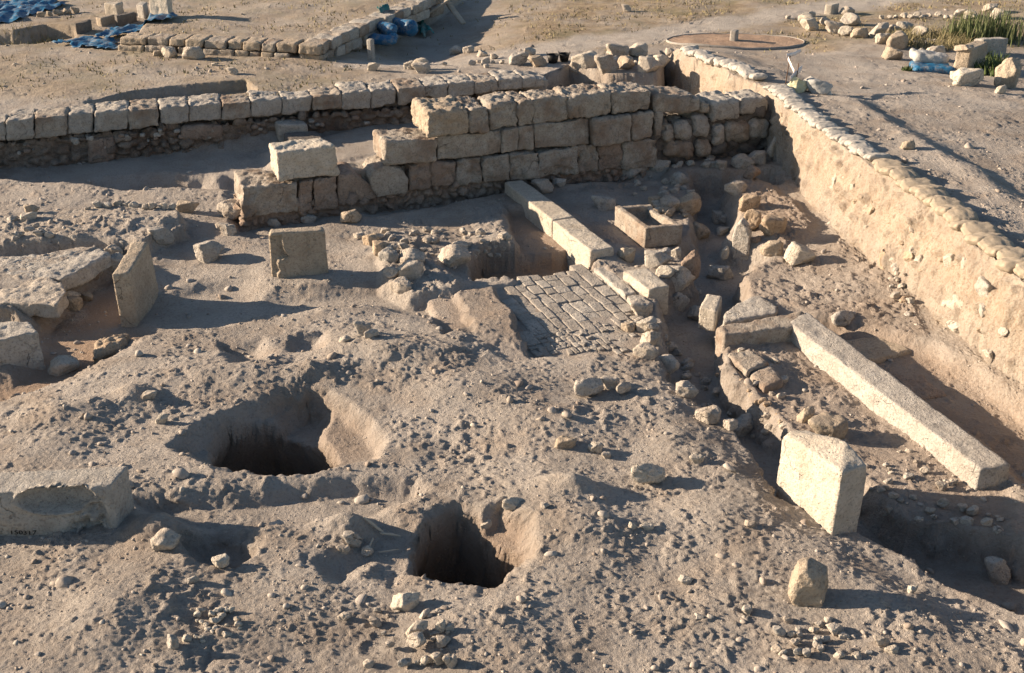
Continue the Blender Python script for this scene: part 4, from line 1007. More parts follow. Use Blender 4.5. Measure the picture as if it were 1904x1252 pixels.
# ---------------------------------------------------------------- loose stones that stand out (foot pixel, width, height, label, material)
R_ = [
 (208, 482, 34, 26, 'small boulder at the right tip of the broad flat slab', 'rock'),
 (176, 512, 30, 24, 'brown lump under the edge of the broad flat slab', 'tan'),
 (140, 536, 34, 26, 'rock propping the edge of the crumbling slab', 'rock'),
 (126, 566, 36, 26, 'rounded rock at the corner of the crumbling slab', 'rock'),
 (230, 470, 36, 26, 'rock between the two platforms behind the brown upright slab', 'grey'),
 (386, 488, 62, 48, 'angular grey boulder lying between the brown upright slab and the square carved slab', 'grey'),
 (299, 458, 48, 34, 'flat-topped grey stone at the right tip of the rock platform', 'grey'),
 (344, 398, 46, 26, 'brown stone at the far right end of the upper rock platform', 'tan'),
 (425, 408, 50, 36, 'broad rock leaning against the left end of the long wall', 'rock'),
 (424, 440, 36, 28, 'pointed stone beside the grey angular boulder', 'rock'),
 (408, 428, 22, 14, 'small stone behind the pointed stone', 'rock'),
 (508, 424, 28, 20, 'rounded grey stone just behind the top left corner of the carved slab', 'grey'),
 (572, 418, 30, 14, 'flat stone behind the carved slab', 'grey'),
 (650, 416, 42, 22, 'half-buried brown stone at the foot of the long wall right of the carved slab', 'tan'),
 (55, 400, 28, 22, 'small cube-like stone on the ground above the rock platform', 'tan'),
 (48, 416, 34, 14, 'flat pale stone below the small cube-like stone', 'pale'),
 (133, 580, 40, 24, 'pale brown stone sticking out under the slab platform', 'tan'),
 (160, 562, 26, 18, 'small ochre stone in the red hollow under the platform', 'tan'),
 (85, 588, 54, 22, 'flat grey stone at the lower corner of the left platform', 'grey'),
 (170, 520, 34, 26, 'brown stone bedded in the platform edge', 'reddish'),
 (210, 508, 46, 36, 'grey boulder between the platform and the brown upright slab', 'grey'),
 (110, 702, 60, 34, 'pale rough rock left of the lumpy rock', 'rock'),
 (675, 625, 36, 30, 'upright angular stone alone on the earth left of the pavement', 'grey'),
 (690, 632, 30, 14, 'low stone leaning on the upright angular stone', 'rock'),
 (640, 640, 26, 14, 'small stone left of the upright angular stone', 'rock'),
 (668, 447, 24, 16, 'first stone at the far end of the short rubble row', 'rock'),
 (690, 458, 34, 26, 'second stone of the short rubble row', 'plaster'),
 (706, 474, 40, 30, 'third stone of the short rubble row', 'plaster'),
 (722, 494, 42, 34, 'rounded grey stone at the near end of the short rubble row', 'grey'),
 (728, 520, 34, 16, 'flat stone below the short rubble row', 'rock'),
 (760, 500, 60, 20, 'long flat stone right of the short rubble row', 'rock'),
 (765, 524, 56, 22, 'cracked stone in the rubble patch', 'rock'),
 (745, 548, 46, 22, 'knobbly stone at the near edge of the rubble patch', 'rock'),
 (855, 470, 34, 14, 'flat stone among rubble above the square hole', 'rock'),
 (945, 466, 16, 20, 'small stone standing at the rim of the square hole', 'rock'),
 (840, 500, 70, 22, 'long flat rock left of the square hole', 'rock'),
 (1487, 496, 62, 48, 'rounded pale boulder on the earth right of the tall thin stone', 'pale'),
 (1340, 522, 50, 34, 'squarish grey stone with a cobble on it', 'grey'),
 (1300, 448, 44, 38, 'leaning brown stone beside the basin', 'tan'),
 (1282, 400, 60, 26, 'lumpy stone on the heap behind the basin', 'plaster'),
 (1245, 395, 50, 24, 'rough stone on the heap behind the basin, next to the rim', 'rock'),
 (1220, 384, 34, 14, 'small ochre stone at the back of the basin', 'tan'),
 (1340, 416, 40, 26, 'jagged pale stone left of the plastered ridge', 'rock'),
 (1344, 440, 32, 18, 'knobby pale cobble in the sunken corner', 'pale'),
 (1350, 420, 30, 14, 'grey slab-like stone behind the knobby cobble', 'grey'),
 (1408, 454, 18, 14, 'small reddish stone behind the tall thin stone', 'reddish'),
 (1392, 395, 46, 40, 'pale boulder on the plastered ridge', 'plaster'),
 (1400, 430, 40, 44, 'split upright rock at the end of the plastered ridge', 'plaster'),
 (1440, 440, 66, 44, 'large smooth lump of plaster on the ridge', 'plaster'),
 (1440, 480, 46, 30, 'brown rock between the tall thin stone and the rounded boulder', 'tan'),
 (1370, 366, 44, 28, 'shaded rock at the far end of the plastered ridge', 'rock'),
 (1235, 486, 34, 26, 'broken grey fragment leaning below the basin', 'grey'),
 (1258, 482, 22, 24, 'small square fragment below the basin corner', 'pale'),
 (1285, 520, 46, 56, 'tall fractured brown stone beside the small pale slab', 'reddish'),
 (1240, 520, 42, 28, 'pale broken rock behind the small pale slab', 'pale'),
 (1262, 545, 60, 60, 'big fractured boulder right of the small pale slab', 'rock'),
 (1262, 580, 36, 36, 'dark boulder in the channel under the fractured boulder', 'grey'),
 (1302, 600, 48, 36, 'rounded stone in the channel carrying a square block', 'rock'),
 (1165, 490, 40, 34, 'brown slab propped at the end of the kerb stones', 'tan'),
 (1220, 500, 60, 20, 'grey flat stone beneath the basin', 'grey'),
 (1125, 395, 50, 26, 'half-buried rock right of the kerb stones', 'grey'),
 (1010, 362, 44, 28, 'rock tucked between the wall and the far kerb stone', 'rock'),
 (1040, 350, 30, 20, 'small dark rock at the foot of the wall by the kerb', 'grey'),
 (1170, 335, 90, 22, 'long flat slab at the foot of the wall', 'grey'),
 (1225, 328, 50, 20, 'flat blue-grey stone at the right foot of the wall', 'grey'),
 (1262, 350, 38, 36, 'square grey stone at the rim of the sunken corner', 'grey'),
 (1440, 292, 30, 34, 'pale stone leaning on the corner of the earth bank', 'pale'),
 (1412, 308, 40, 28, 'grey boulder in the far corner', 'grey'),
 (1380, 320, 44, 26, 'flat boulder in the far corner', 'grey'),
 (1342, 318, 28, 22, 'small boulder at the foot of the rubble wall', 'grey'),
 (1400, 332, 30, 26, 'rounded reddish rock before the far corner', 'reddish'),
 (1195, 590, 50, 34, 'eroded block at the near end of the pavement border', 'rock'),
 (1205, 620, 44, 32, 'pale flat rock on the rim of the channel below the pavement', 'pale'),
 (1170, 618, 30, 22, 'brown knobbly rock on the pavement edge', 'tan'),
 (1212, 648, 40, 36, 'split rock on the rim of the channel', 'rock'),
 (1200, 672, 50, 32, 'pale rock where the channel rim bends', 'rock'),
 (1240, 700, 60, 34, 'long pale rock on the channel rim', 'rock'),
 (1275, 742, 44, 30, 'rough rock on the channel rim left of the dark water-like shade', 'rock'),
 (1320, 790, 52, 30, 'rock on the channel rim further down', 'rock'),
 (1385, 815, 66, 40, 'big grey rough rock on the channel rim', 'grey'),
 (1360, 800, 36, 24, 'rock next to the big grey rough rock', 'rock'),
 (1136, 726, 42, 24, 'rounded pale stone on the earth below the pavement', 'rock'),
 (1095, 744, 62, 32, 'flat brown stone in the group below the pavement', 'rock'),
 (1160, 736, 36, 26, 'lumpy stone in the group below the pavement', 'rock'),
 (1050, 840, 46, 20, 'half-buried stone left of the pale chip', 'tan'),
 (1110, 845, 30, 16, 'pale chip of stone in the middle of the earth', 'pale'),
 (1128, 856, 22, 14, 'small chip beside the pale chip', 'rock'),
 (1205, 908, 70, 44, 'angular pale boulder in the foreground centre right', 'pale'),
 (1297, 866, 30, 18, 'pale cobble left of the big standing slab', 'pale'),
 (1500, 790, 40, 32, 'block-like stone on the edge above the big standing slab', 'tan'),
 (1548, 826, 76, 34, 'flat-topped stone right behind the big standing slab', 'tan'),
 (1570, 615, 50, 16, 'flat rounded grey stone behind the long beam', 'grey'),
 (1175, 990, 18, 20, 'small pointed stone in the foreground right', 'pale'),
 (1205, 992, 26, 16, 'small pale stone next to the pointed stone', 'pale'),
 (955, 958, 46, 20, 'flat pale stone bedded in the rim of the near pit', 'pale'),
 (1012, 948, 20, 12, 'small pale stone right of the near pit rim', 'rock'),
 (905, 985, 26, 16, 'stone set in the inner wall of the near pit', 'pale'),
 (656, 1020, 36, 30, 'round grey stone left of the near pit', 'grey'),
 (640, 1035, 26, 16, 'pale stone under the round grey stone', 'rock'),
 (683, 1038, 26, 22, 'stone by the dry sticks', 'rock'),
 (755, 1142, 58, 42, 'large angular stone below the near pit', 'pale'),
 (790, 1155, 24, 18, 'small stone beside the large angular stone', 'rock'),
 (775, 1190, 44, 34, 'top stone of the cluster in the bottom foreground', 'rock'),
 (775, 1208, 40, 24, 'middle stone of the cluster in the bottom foreground', 'rock'),
 (820, 1178, 22, 24, 'upright little stone right of the bottom cluster', 'pale'),
 (822, 1205, 32, 20, 'flat little stone right of the bottom cluster', 'rock'),
 (790, 1238, 22, 18, 'left stone of the row along the bottom edge', 'rock'),
 (815, 1240, 28, 24, 'middle stone of the row along the bottom edge', 'rock'),
 (838, 1244, 28, 26, 'right stone of the row along the bottom edge', 'rock'),
 (752, 1246, 26, 18, 'dark stone at the bottom edge', 'grey'),
 (686, 1246, 22, 16, 'small stone alone on the bottom edge', 'rock'),
 (698, 1168, 26, 16, 'stone left of the large angular stone', 'rock'),
 (640, 1160, 30, 16, 'flat chip in the bottom foreground', 'rock'),
 (300, 1030, 62, 40, 'lumpy earthy rock at the foot of the carved block', 'rock'),
 (410, 1058, 34, 18, 'small pale stone right of the lumpy earthy rock', 'pale'),
 (358, 1088, 22, 16, 'cobble in the lower left foreground', 'grey'),
 (322, 1214, 30, 30, 'round grey cobble in the bottom left pebble patch', 'grey'),
 (345, 1198, 20, 18, 'pale cobble above the round grey cobble', 'pale'),
 (300, 792, 28, 22, 'small pale stone above the carved block', 'pale'),
 (275, 748, 30, 22, 'small knobbly rock above the small pale stone', 'rock'),
 (1395, 985, 24, 14, 'little stone left of the big standing slab foot', 'rock'),
 (1695, 1108, 24, 20, 'white pebble in the shadow of the knobbly stone', 'pale'),
 (1275, 1092, 30, 20, 'grey cobble in the lower right foreground', 'grey'),
 (1300, 1158, 24, 14, 'small grey cobble near the bottom right', 'grey'),
 (1390, 1145, 24, 16, 'cobble left of the knobbly standing stone', 'rock'),
 (1450, 1185, 24, 18, 'cobble below the knobbly standing stone', 'grey'),
 (1555, 1185, 34, 20, 'stone in the bottom right pebble patch', 'rock'),
 (1640, 1205, 30, 16, 'flat pebble in the bottom right pebble patch', 'rock'),
 (1660, 1220, 26, 14, 'pale pebble in the bottom right corner', 'pale'),
 (1855, 1090, 44, 50, 'dark stone in the deep channel at the right edge', 'grey'),
 # in the earth bank
 (1355, 290, 24, 16, 'small pale stone in the shade of the rubble wall', 'grey'),
 # background
 (693, 133, 26, 20, 'lone pale pointed stone on the far ground before the terrace wall', 'pale'),
 (762, 130, 24, 18, 'left stone of the pale group behind the far wall', 'pale'),
 (783, 133, 34, 26, 'tallest stone of the pale group behind the far wall', 'pale'),
 (785, 138, 36, 14, 'low front stone of the pale group behind the far wall', 'rock'),
 (845, 102, 28, 14, 'first stone on the earth bank behind the far wall', 'rock'),
 (872, 100, 24, 12, 'second stone on the earth bank behind the far wall', 'rock'),
 (896, 108, 24, 14, 'third stone on the earth bank behind the far wall', 'rock'),
 (918, 110, 18, 12, 'fourth stone on the earth bank behind the far wall', 'rock'),
 (962, 122, 44, 24, 'broad grey stone behind the right end of the far wall', 'grey'),
 (1000, 126, 36, 24, 'brown rough boulder left of the black baskets', 'tan'),
 (985, 104, 24, 10, 'thin stone behind the broad grey stone', 'rock'),
 (1090, 130, 54, 34, 'large pale boulder right of the black baskets', 'pale'),
 (1075, 138, 36, 22, 'earthy boulder in front of the large pale boulder', 'rock'),
 (1128, 140, 46, 40, 'squared block in the trench end beyond the long wall', 'ashlar'),
 (1165, 130, 40, 26, 'tan rock between the squared block and the corner', 'tan'),
 (1205, 136, 50, 36, 'lumpy pale rock at the trench end', 'rock'),
 (1230, 126, 36, 28, 'pale rock where the trench end meets the earth bank', 'pale'),
 (1150, 112, 50, 10, 'flat slab behind the trench end', 'rock'),
 (1190, 108, 40, 10, 'flat pale slab near the earth bank top', 'pale'),
 (1246, 103, 22, 12, 'small stone on the tip of the earth bank', 'rock'),
 (1270, 95, 14, 10, 'tiny stone by the gravel circle', 'rock'),
 (312, 108, 30, 20, 'pale squared stone leaning on the terrace wall', 'pale'),
 (291, 106, 18, 14, 'rounded stone left of the pale squared stone', 'tan'),
 (357, 112, 40, 14, 'flat pale slab lying before the terrace wall', 'rock'),
 (398, 125, 14, 9, 'small pale stone on the far grass', 'pale'),
 (433, 140, 22, 14, 'stone on the gravelly strip behind the far wall', 'rock'),
 (660, 92, 32, 17, 'grey block at the foot of the terrace wall', 'grey'),
 (1690, 280, 26, 20, 'small tan block alone on the ground right of the sandbags', 'tan'),
 (1500, 45, 30, 18, 'pale rock at the left end of the boulder group beyond the gravel circle', 'pale'),
 (1508, 58, 36, 20, 'angular block in the left of the boulder group beyond the gravel circle', 'pale'),
 (1510, 32, 16, 10, 'small rock on top of the left boulders', 'pale'),
 (1535, 50, 24, 18, 'grey boulder in the group beyond the gravel circle', 'rock'),
 (1553, 62, 36, 24, 'rounded boulder in the middle of the group', 'rock'),
 (1585, 50, 38, 20, 'flat grey boulder at the back of the group', 'grey'),
 (1575, 68, 30, 20, 'squared pale block at the front of the boulder group', 'pale'),
 (1600, 72, 32, 20, 'squared brown block at the right of the boulder group', 'tan'),
 (1638, 68, 36, 18, 'rock between the boulder group and the tall earthy rock', 'rock'),
 (1640, 82, 36, 16, 'low pale rock before the tall earthy rock', 'pale'),
 (1662, 64, 26, 14, 'small dark rock beside the tall earthy rock', 'rock'),
 (1684, 60, 30, 16, 'pale rock behind the tall earthy rock', 'pale'),
 (1715, 70, 32, 18, 'pale flat rock at the edge of the dry scrub', 'pale'),
 (1672, 92, 46, 34, 'tall earthy rock by the dry scrub', 'tan'),
 (1660, 112, 40, 20, 'lower earthy rock below the tall one', 'tan'),
 (1740, 114, 44, 20, 'pale rock behind the tarpaulin bundle', 'pale'),
 (1800, 163, 60, 42, 'white rough boulder in front of the tall squared block', 'pale'),
 (1779, 148, 26, 18, 'small round white rock beside the tarpaulin bundle', 'pale'),
 (1862, 176, 20, 18, 'small white stone at the right edge', 'pale'),
 (1880, 165, 50, 60, 'tall tan rock cut by the right edge', 'tan'),
 (1787, 30, 22, 14, 'white squared stone far beyond the reeds', 'pale'),
 (1805, 34, 22, 10, 'flat stone far beyond the reeds', 'rock'),
 (1860, 38, 34, 16, 'pale stone behind the reeds', 'pale'),
 (1845, 24, 26, 12, 'grey stone behind the reeds', 'rock'),
 (1575, 30, 30, 12, 'brown boulder beside the far pale block', 'rock'),
 (1465, 36, 12, 8, 'tiny stone on the far grass near the path', 'rock'),
 (1165, 22, 20, 9, 'small stone on the far grass at the top edge', 'rock'),
]
for r in R_:
    big = r[2] > 34
    rock(r[0], r[1], r[2], r[3], r[4], r[5], name='boulder' if big else 'loose_rock', cat='boulder' if big else 'rock')
tag(slab_top('stone_slab', [(1612, 672), (1696, 652), (1646, 622), (1562, 632)], -.06, -.3, M['tan'], .02, .03, .016, 120, chips=.4), 'wide flat slab partly buried behind the very long beam', 'stone slab')
tag(slab_top('stone_slab', [(1700, 742), (1762, 735), (1712, 690), (1655, 692)], -.09, -.3, M['reddish'], .02, .03, .018, 121, chips=.4), 'brown flat slab half buried in the shade behind the middle of the very long beam', 'stone slab')
rgb = random.Random(31)
for k in range(30):
    t_ = rgb.random(); a = 1450+t_*425; top_ = 200+(a-1450)*.74; bot_ = 345+(a-1450)*.92; b = top_+(bot_-top_)*rgb.uniform(.12, .95)
    q_ = hit(a, b); dd2 = math.sqrt(q_[0]**2+q_[1]**2+(CAM_H-q_[2])**2); w_ = rgb.choice([5, 6, 7, 8, 10, 13, 17])*dd2/FPX
    o = bpy.data.objects.new('bank_stone', rock_mesh(k, M[rgb.choice(['pale', 'plaster', 'rock'])])); COL.objects.link(o)
    o.scale = (w_*.6, w_*.55, w_*.45); o.location = (q_[0]+w_*.1, q_[1], q_[2]); o.rotation_euler = (rgb.uniform(-.5, .5), rgb.uniform(-.5, .5), rgb.uniform(-3, 3))
    tag(o, 'small pale stone bedded in the face of the earth bank', 'rock', 'small stones in the earth bank')
def row(pts, lab, grp, w0, w1, m='rock', nm='rubble_stone'):
    for (a, b) in pts:
        wv_ = RNG.uniform(w0, w1); rock(a, b, wv_, wv_*.7, lab, RNG.choice([m, 'rock', 'grey'] if m == 'rock' else [m]), group=grp, name=nm, cat=nm.replace('_', ' '))
rg_ = random.Random(77)
tag(slab_top('loose_rock', [(168, 664), (226, 640), (246, 612), (178, 622)], .0, -.22, M['plaster'], .018, .05, .05, 130), 'long lumpy rock in the hollow below the brown upright slab', 'rock')
row([(62+t*150+rg_.uniform(-12, 6), 584-t*104+rg_.uniform(-4, 12)) for t in [i/20. for i in range(21)]], 'small stone in the ragged edge of the rock platform', 'ragged edge of the rock platform', 14, 30)
row([(1610+t*260+rg_.uniform(-10, 10), 925+t*55+rg_.uniform(-14, 30)) for t in [i/26. for i in range(27)]], 'small stone in the shaded scarp below the beams', 'stones in the shaded scarp', 10, 24)
row([(1340+t*110+rg_.uniform(-6, 6), 690+t*90+rg_.uniform(-6, 14)) for t in [i/12. for i in range(13)]], 'small stone in the lit edge of the channel below the short beam', 'stones along the lit channel edge', 10, 20, 'plaster')
# stones bedded in the face of the earth bank
for k, (a, b, w_, h_, lab, mt) in enumerate([
 (1548, 372, 34, 60, 'large pale smooth slab bedded upright in the earth bank', 'pale'),
 (1502, 262, 20, 16, 'small brown stone near the top of the earth bank', 'tan'),
 (1764, 500, 36, 28, 'round pale stone bedded in the middle of the earth bank', 'pale'),
 (1790, 508, 26, 30, 'knobbly stone beside the round one in the earth bank', 'rock'),
 (1690, 490, 30, 26, 'pale stone standing out of the earth bank with shade below it', 'plaster'),
 (1706, 498, 20, 22, 'small stone right of the one with shade below it', 'rock'),
 (1826, 560, 52, 40, 'broad grey stone bedded in the right of the earth bank', 'grey'),
 (1775, 590, 40, 32, 'rounded white stone low in the earth bank', 'pale'),
 (1776, 618, 40, 18, 'flat white stone just below the rounded white one', 'pale'),
 (1824, 594, 24, 26, 'smooth egg-like stone low in the earth bank', 'grey'),
 (1680, 570, 34, 18, 'pale stone at the foot of the earth bank', 'plaster'),
 (1640, 520, 26, 50, 'eroded lump standing at the foot of the earth bank', 'plaster'),
 (1835, 672, 26, 18, 'flat pale stone at the foot of the bank near the right edge', 'pale'),
 (1700, 420, 16, 12, 'tiny stone high in the earth bank', 'rock'),
 (1620, 400, 22, 16, 'small pale stone high in the earth bank', 'plaster'),
 (1860, 640, 22, 18, 'small stone low in the bank at the right edge', 'rock')]):
    q_ = hit(a, b-h_*.5); dd2 = math.sqrt(q_[0]**2+q_[1]**2+(CAM_H-q_[2])**2)
    o = bpy.data.objects.new('bank_stone', rock_mesh(k, M[mt])); COL.objects.link(o)
    o.scale = (w_*dd2/FPX*.38, w_*dd2/FPX*.5, h_*dd2/FPX*.52); o.location = (q_[0]+w_*dd2/FPX*.12, q_[1], q_[2]); o.rotation_euler = (RNG.uniform(-.2, .2), RNG.uniform(-.2, .2), RNG.uniform(-.3, .3))
    tag(o, lab, 'rock')
# cobble perched on the squarish stone, block on the rounded stone
def put(name, m, loc, sc, rot, label, cat, shape):
    o = bpy.data.objects.new(name, rock_mesh(shape, M[m])); COL.objects.link(o); o.location = loc; o.scale = sc; o.rotation_euler = rot
    return tag(o, label, cat)
h = hit(1345, 500); put('cobble', 'pale', (h[0], h[1]-.02, h[2]+.20), (.055, .05, .085), (0, .1, .3), 'small upright pale cobble perched on the squarish grey stone', 'rock', 2)
tag(slab_top('stone_block', [(1300, 572), (1333, 578), (1343, 550), (1314, 545)], .08, -.16, M['pale'], .018, .02, .008, 95), 'squared pale block tilted on top of the rounded stone in the channel', 'stone block')
# tall thin pointed stone
A = P(1360, 492, -.28); B = P(1392, 497, -.28)
upright('standing_stone', (A, B), [(1361, 498), (1392, 502), (1393, 436), (1388, 422), (1377, 411), (1366, 422), (1360, 445)], nrm(A, B)[1]*.16, M['grey'], 'tall thin grey stone standing upright with a pointed top, left of the rounded boulder', 'standing stone', amp=.012, seed=97)
# big squared blocks upper right
def bgblock(px, label, m, seed, zb=.5):
    """front-left, front-right, side-right foot pixels and the row of the top"""
    (x0, y0), (x1, y1), (x2, y2), yt = px
    a, b, c = P(x0, y0, zb), P(x1, y1, zb), P(x2, y2, zb)
    h = zat(a, yt); ms = min(np.linalg.norm(b-a), h-zb, np.linalg.norm(c-b))
    d = a+(c-b)
    V, F = hexa([np.array((q[0], q[1], zb-.1)) for q in (a, b, c, d)]+[np.array((q[0], q[1], h)) for q in (a, b, c, d)], .025, min(.03, .12*ms), min(.015, .08*ms), seed)
    return tag(mkobj('stone_block', V, F, M[m]), label, 'stone block')
bgblock(((1770, 137), (1798, 140), (1831, 122), 91), 'tall squared sandy block standing beside the tarpaulin bundle', 'tan', 101)
put('loose_rock', 'tan', tuple(P(1795, 90, .95)), (.16, .15, .07), (0, 0, .2), 'flat stone lying on top of the tall squared block', 'rock', 4)
bgblock(((1806, 96), (1824, 99), (1872, 96), 71), 'large dark-sided block behind the tall squared block', 'grey', 102)
bgblock(((1532, 26), (1546, 27), (1559, 24), 8), 'pale square block far off at the top edge', 'pale', 103, ZF)
bgblock(((281, 37), (318, 40), (325, 35), -14), 'tall bright squared block standing on the terrace at the top edge', 'pale', 104, .62)
bgblock(((195, 26), (220, 28), (232, 24), 6), 'pale leaning block left of the tall bright block', 'pale', 105, .5)
bgblock(((256, 30), (270, 32), (278, 26), 8), 'shaded block between the leaning block and the tall bright block', 'grey', 106, .5)
bgblock(((180, 46), (190, 48), (216, 40), 33), 'oblong block in the broken row on the far left', 'tan', 107, .47)
bgblock(((214, 45), (220, 47), (256, 40), 28), 'dark oblong block right of the one in the broken row', 'dark', 108, .47)
bgblock(((142, 62), (160, 60), (172, 54), 44), 'dark squared block at the edge of the robbed strip', 'dark', 109, .47)
bgblock(((1356, 80), (1367, 81), (1372, 78), 57), 'small square stone marker in the gravel circle', 'concrete', 110, ZF)
bgblock(((683, 108), (692, 109), (698, 106), 74), 'dark square marker post before the terrace wall', 'concrete', 111, .42)
# rows of small stones, one group per row
row([(165+i*17+rg_.uniform(-5, 5), 389-i*.3+rg_.uniform(-3, 3)) for i in range(10)], 'small stone in the row along the top of the rock platform', 'stones along the top of the rock platform', 12, 22)
row([(1640+i*13+rg_.uniform(-4, 4), 34+rg_.uniform(-3, 4)) for i in range(14)], 'pale stone in the long low row behind the reeds', 'row of stones behind the reeds', 9, 16, 'pale')
row([(1690+rg_.uniform(0, 50), 88+rg_.uniform(-8, 22)) for i in range(16)], 'small rubble stone on the slope below the dry scrub', 'rubble below the dry scrub', 8, 15)
row([(822+rg_.uniform(0, 70)+i*7, 122+rg_.uniform(-6, 6)) for i in range(10)], 'small stone strewn along the earth bank behind the far wall', 'stones on the bank behind the far wall', 8, 18)
row([(1070+rg_.uniform(0, 165), 118+rg_.uniform(-7, 5)) for i in range(22)], 'small stone strewn over the trench end', 'stones over the trench end', 9, 22)
row([(75+i*16, 32-i*1.6+rg_.uniform(-1, 1)) for i in range(5)], 'brown stone in the short kerb row at the far left', 'kerb row at the far left', 12, 18, 'tan')
row([(1250+rg_.uniform(0, 140), 300+rg_.uniform(-14, 16)) for i in range(22)], 'small stone tumbled from the shaded rubble wall', 'stones tumbled from the rubble wall', 9, 20, 'grey')
row([(1185+rg_.uniform(-18, 20)+t*230, 600+t*210+rg_.uniform(-10, 10)) for t in [i/34. for i in range(35)]], 'small stone on the rubbly rim of the channel', 'stones on the channel rim', 10, 26)
row([(700+rg_.uniform(0, 240), 440+rg_.uniform(-8, 45)) for i in range(60)], 'small stone in the rubble patch left of the square hole', 'rubble patch left of the square hole', 10, 24)
row([(1180+rg_.uniform(0, 110), 360+rg_.uniform(-18, 40)) for i in range(24)], 'small stone among the rough ground around the basin', 'stones around the basin', 10, 24)
row([(1210+rg_.uniform(-10, 80), 385+rg_.uniform(0, 26)) for i in range(18)], 'small brown stone on the heap behind the basin', 'heap behind the basin', 12, 26, 'tan')
row([(1640+rg_.uniform(0, 30)+i*2, 470+i*6+rg_.uniform(0, 60)) for i in range(16)], 'small pale stone on the debris at the foot of the earth bank', 'debris below the earth bank', 9, 20)
row([(360+rg_.uniform(0, 90), 1170+rg_.uniform(-30, 30)) for i in range(34)], 'pale pebble in the patch at the lower left', 'pebbles at the lower left', 8, 17, 'pale', 'pebble')
row([(1440+rg_.uniform(0, 260), 1180+rg_.uniform(-35, 55)) for i in range(26)], 'small cobble strewn in the lower right foreground', 'cobbles at the lower right', 9, 22, nm='cobble')
row([(690+rg_.uniform(0, 150), 1180+rg_.uniform(-40, 65)) for i in range(22)], 'small cobble around the stones in the bottom foreground', 'cobbles in the bottom foreground', 9, 22, nm='cobble')
row([(20+rg_.uniform(0, 120), 455+rg_.uniform(-45, 4)) for i in range(14)], 'small stone on the rough rock platform', 'stones on the rock platform', 9, 22, 'grey')
row([(1350+rg_.uniform(0, 120), 650+t*140+rg_.uniform(0, 25)) for t in [i/24. for i in range(25)]], 'small stone on the fill inside the corner of the beams', 'stones inside the beam corner', 10, 22)
row([(1640+rg_.uniform(0, 170), 850+rg_.uniform(-30, 70)) for i in range(24)], 'small stone on the fill beside the very long beam', 'stones beside the very long beam', 9, 24)

# ---------------------------------------------------------------- sandbags along the excavation edge
def bagmesh(seed, m):
    U, F = cube_grid(14, 20, 8); V = U.copy()
    L = np.linalg.norm(V, axis=1)[:, None]; s = V/L*np.max(np.abs(V), 1)[:, None]
    V = s*.72+V*.28
    V[:, 2] *= .5
    V[:, 0] *= (1-.18*np.abs(V[:, 1])**3)
    V[:, 2] *= (1-.35*np.abs(V[:, 1])**4)
    V = V*np.array((.5, 1, .62))
    N = vnormals(V, F)
    V = V+N*(.06*fbm3(V+seed*5, .5, 3, seed)+.035*np.sin(V[:, 0]*22+3*fbm3(V+seed, .6, 2, seed))*np.abs(V[:, 1])**2)[:, None]
    me = bpy.data.meshes.new('sandbag'); me.from_pydata(V.tolist(), [], F.tolist()); me.update(); me.polygons.foreach_set('use_smooth', np.ones(len(me.polygons), bool)); me.materials.append(m); return me
BG = [bagmesh(k, M['bag_grey']) for k in range(5)]; BT = [bagmesh(10+k, M['bag_tan']) for k in range(4)]
edge = np.array([(xbank(y), y) for y in np.arange(6, 20, .02)])
def bags(y0, y1, step, half, meshes, label, group):
    y = y0; k = 0
    while y > y1:
        x = float(xbank(y)); x2 = float(xbank(y-.1)); ang = math.atan2(.1, x-x2)  # edge heading
        th_ = math.atan2(x2-x, .1)
        z = float(hgt(x+.14, y))
        o = bpy.data.objects.new('sandbag', meshes[k % len(meshes)]); COL.objects.link(o)
        a = half*RNG.uniform(.9, 1.12)
        o.scale = (step*1.55*RNG.uniform(.9, 1.1), a, step*RNG.uniform(1.0, 1.25))
        o.location = (x+.09+RNG.uniform(-.03, .03), y, z+.045+RNG.uniform(-.01, .015))
        o.rotation_euler = (RNG.uniform(-.06, .06), -.22+RNG.uniform(-.05, .05), -math.pi/2+th_+RNG.uniform(-.16, .16)+math.pi*(k % 2))
        tag(o, label, 'sandbag', group)
        y -= step*RNG.uniform(.9, 1.12); k += 1
bags(18.3, 15.7, .15, .15, BG, 'pale grey sandbag in the farther row, beyond the fallen boards at the corner', 'farther row of pale grey sandbags')
bags(15.15, 11.75, .125, .15, BG, 'pale grey sandbag in the row along the top edge of the earth bank', 'nearer row of pale grey sandbags')
bags(11.6, 5.2, .155, .17, BT, 'tan sandbag in the row along the near end of the earth bank', 'row of tan sandbags')

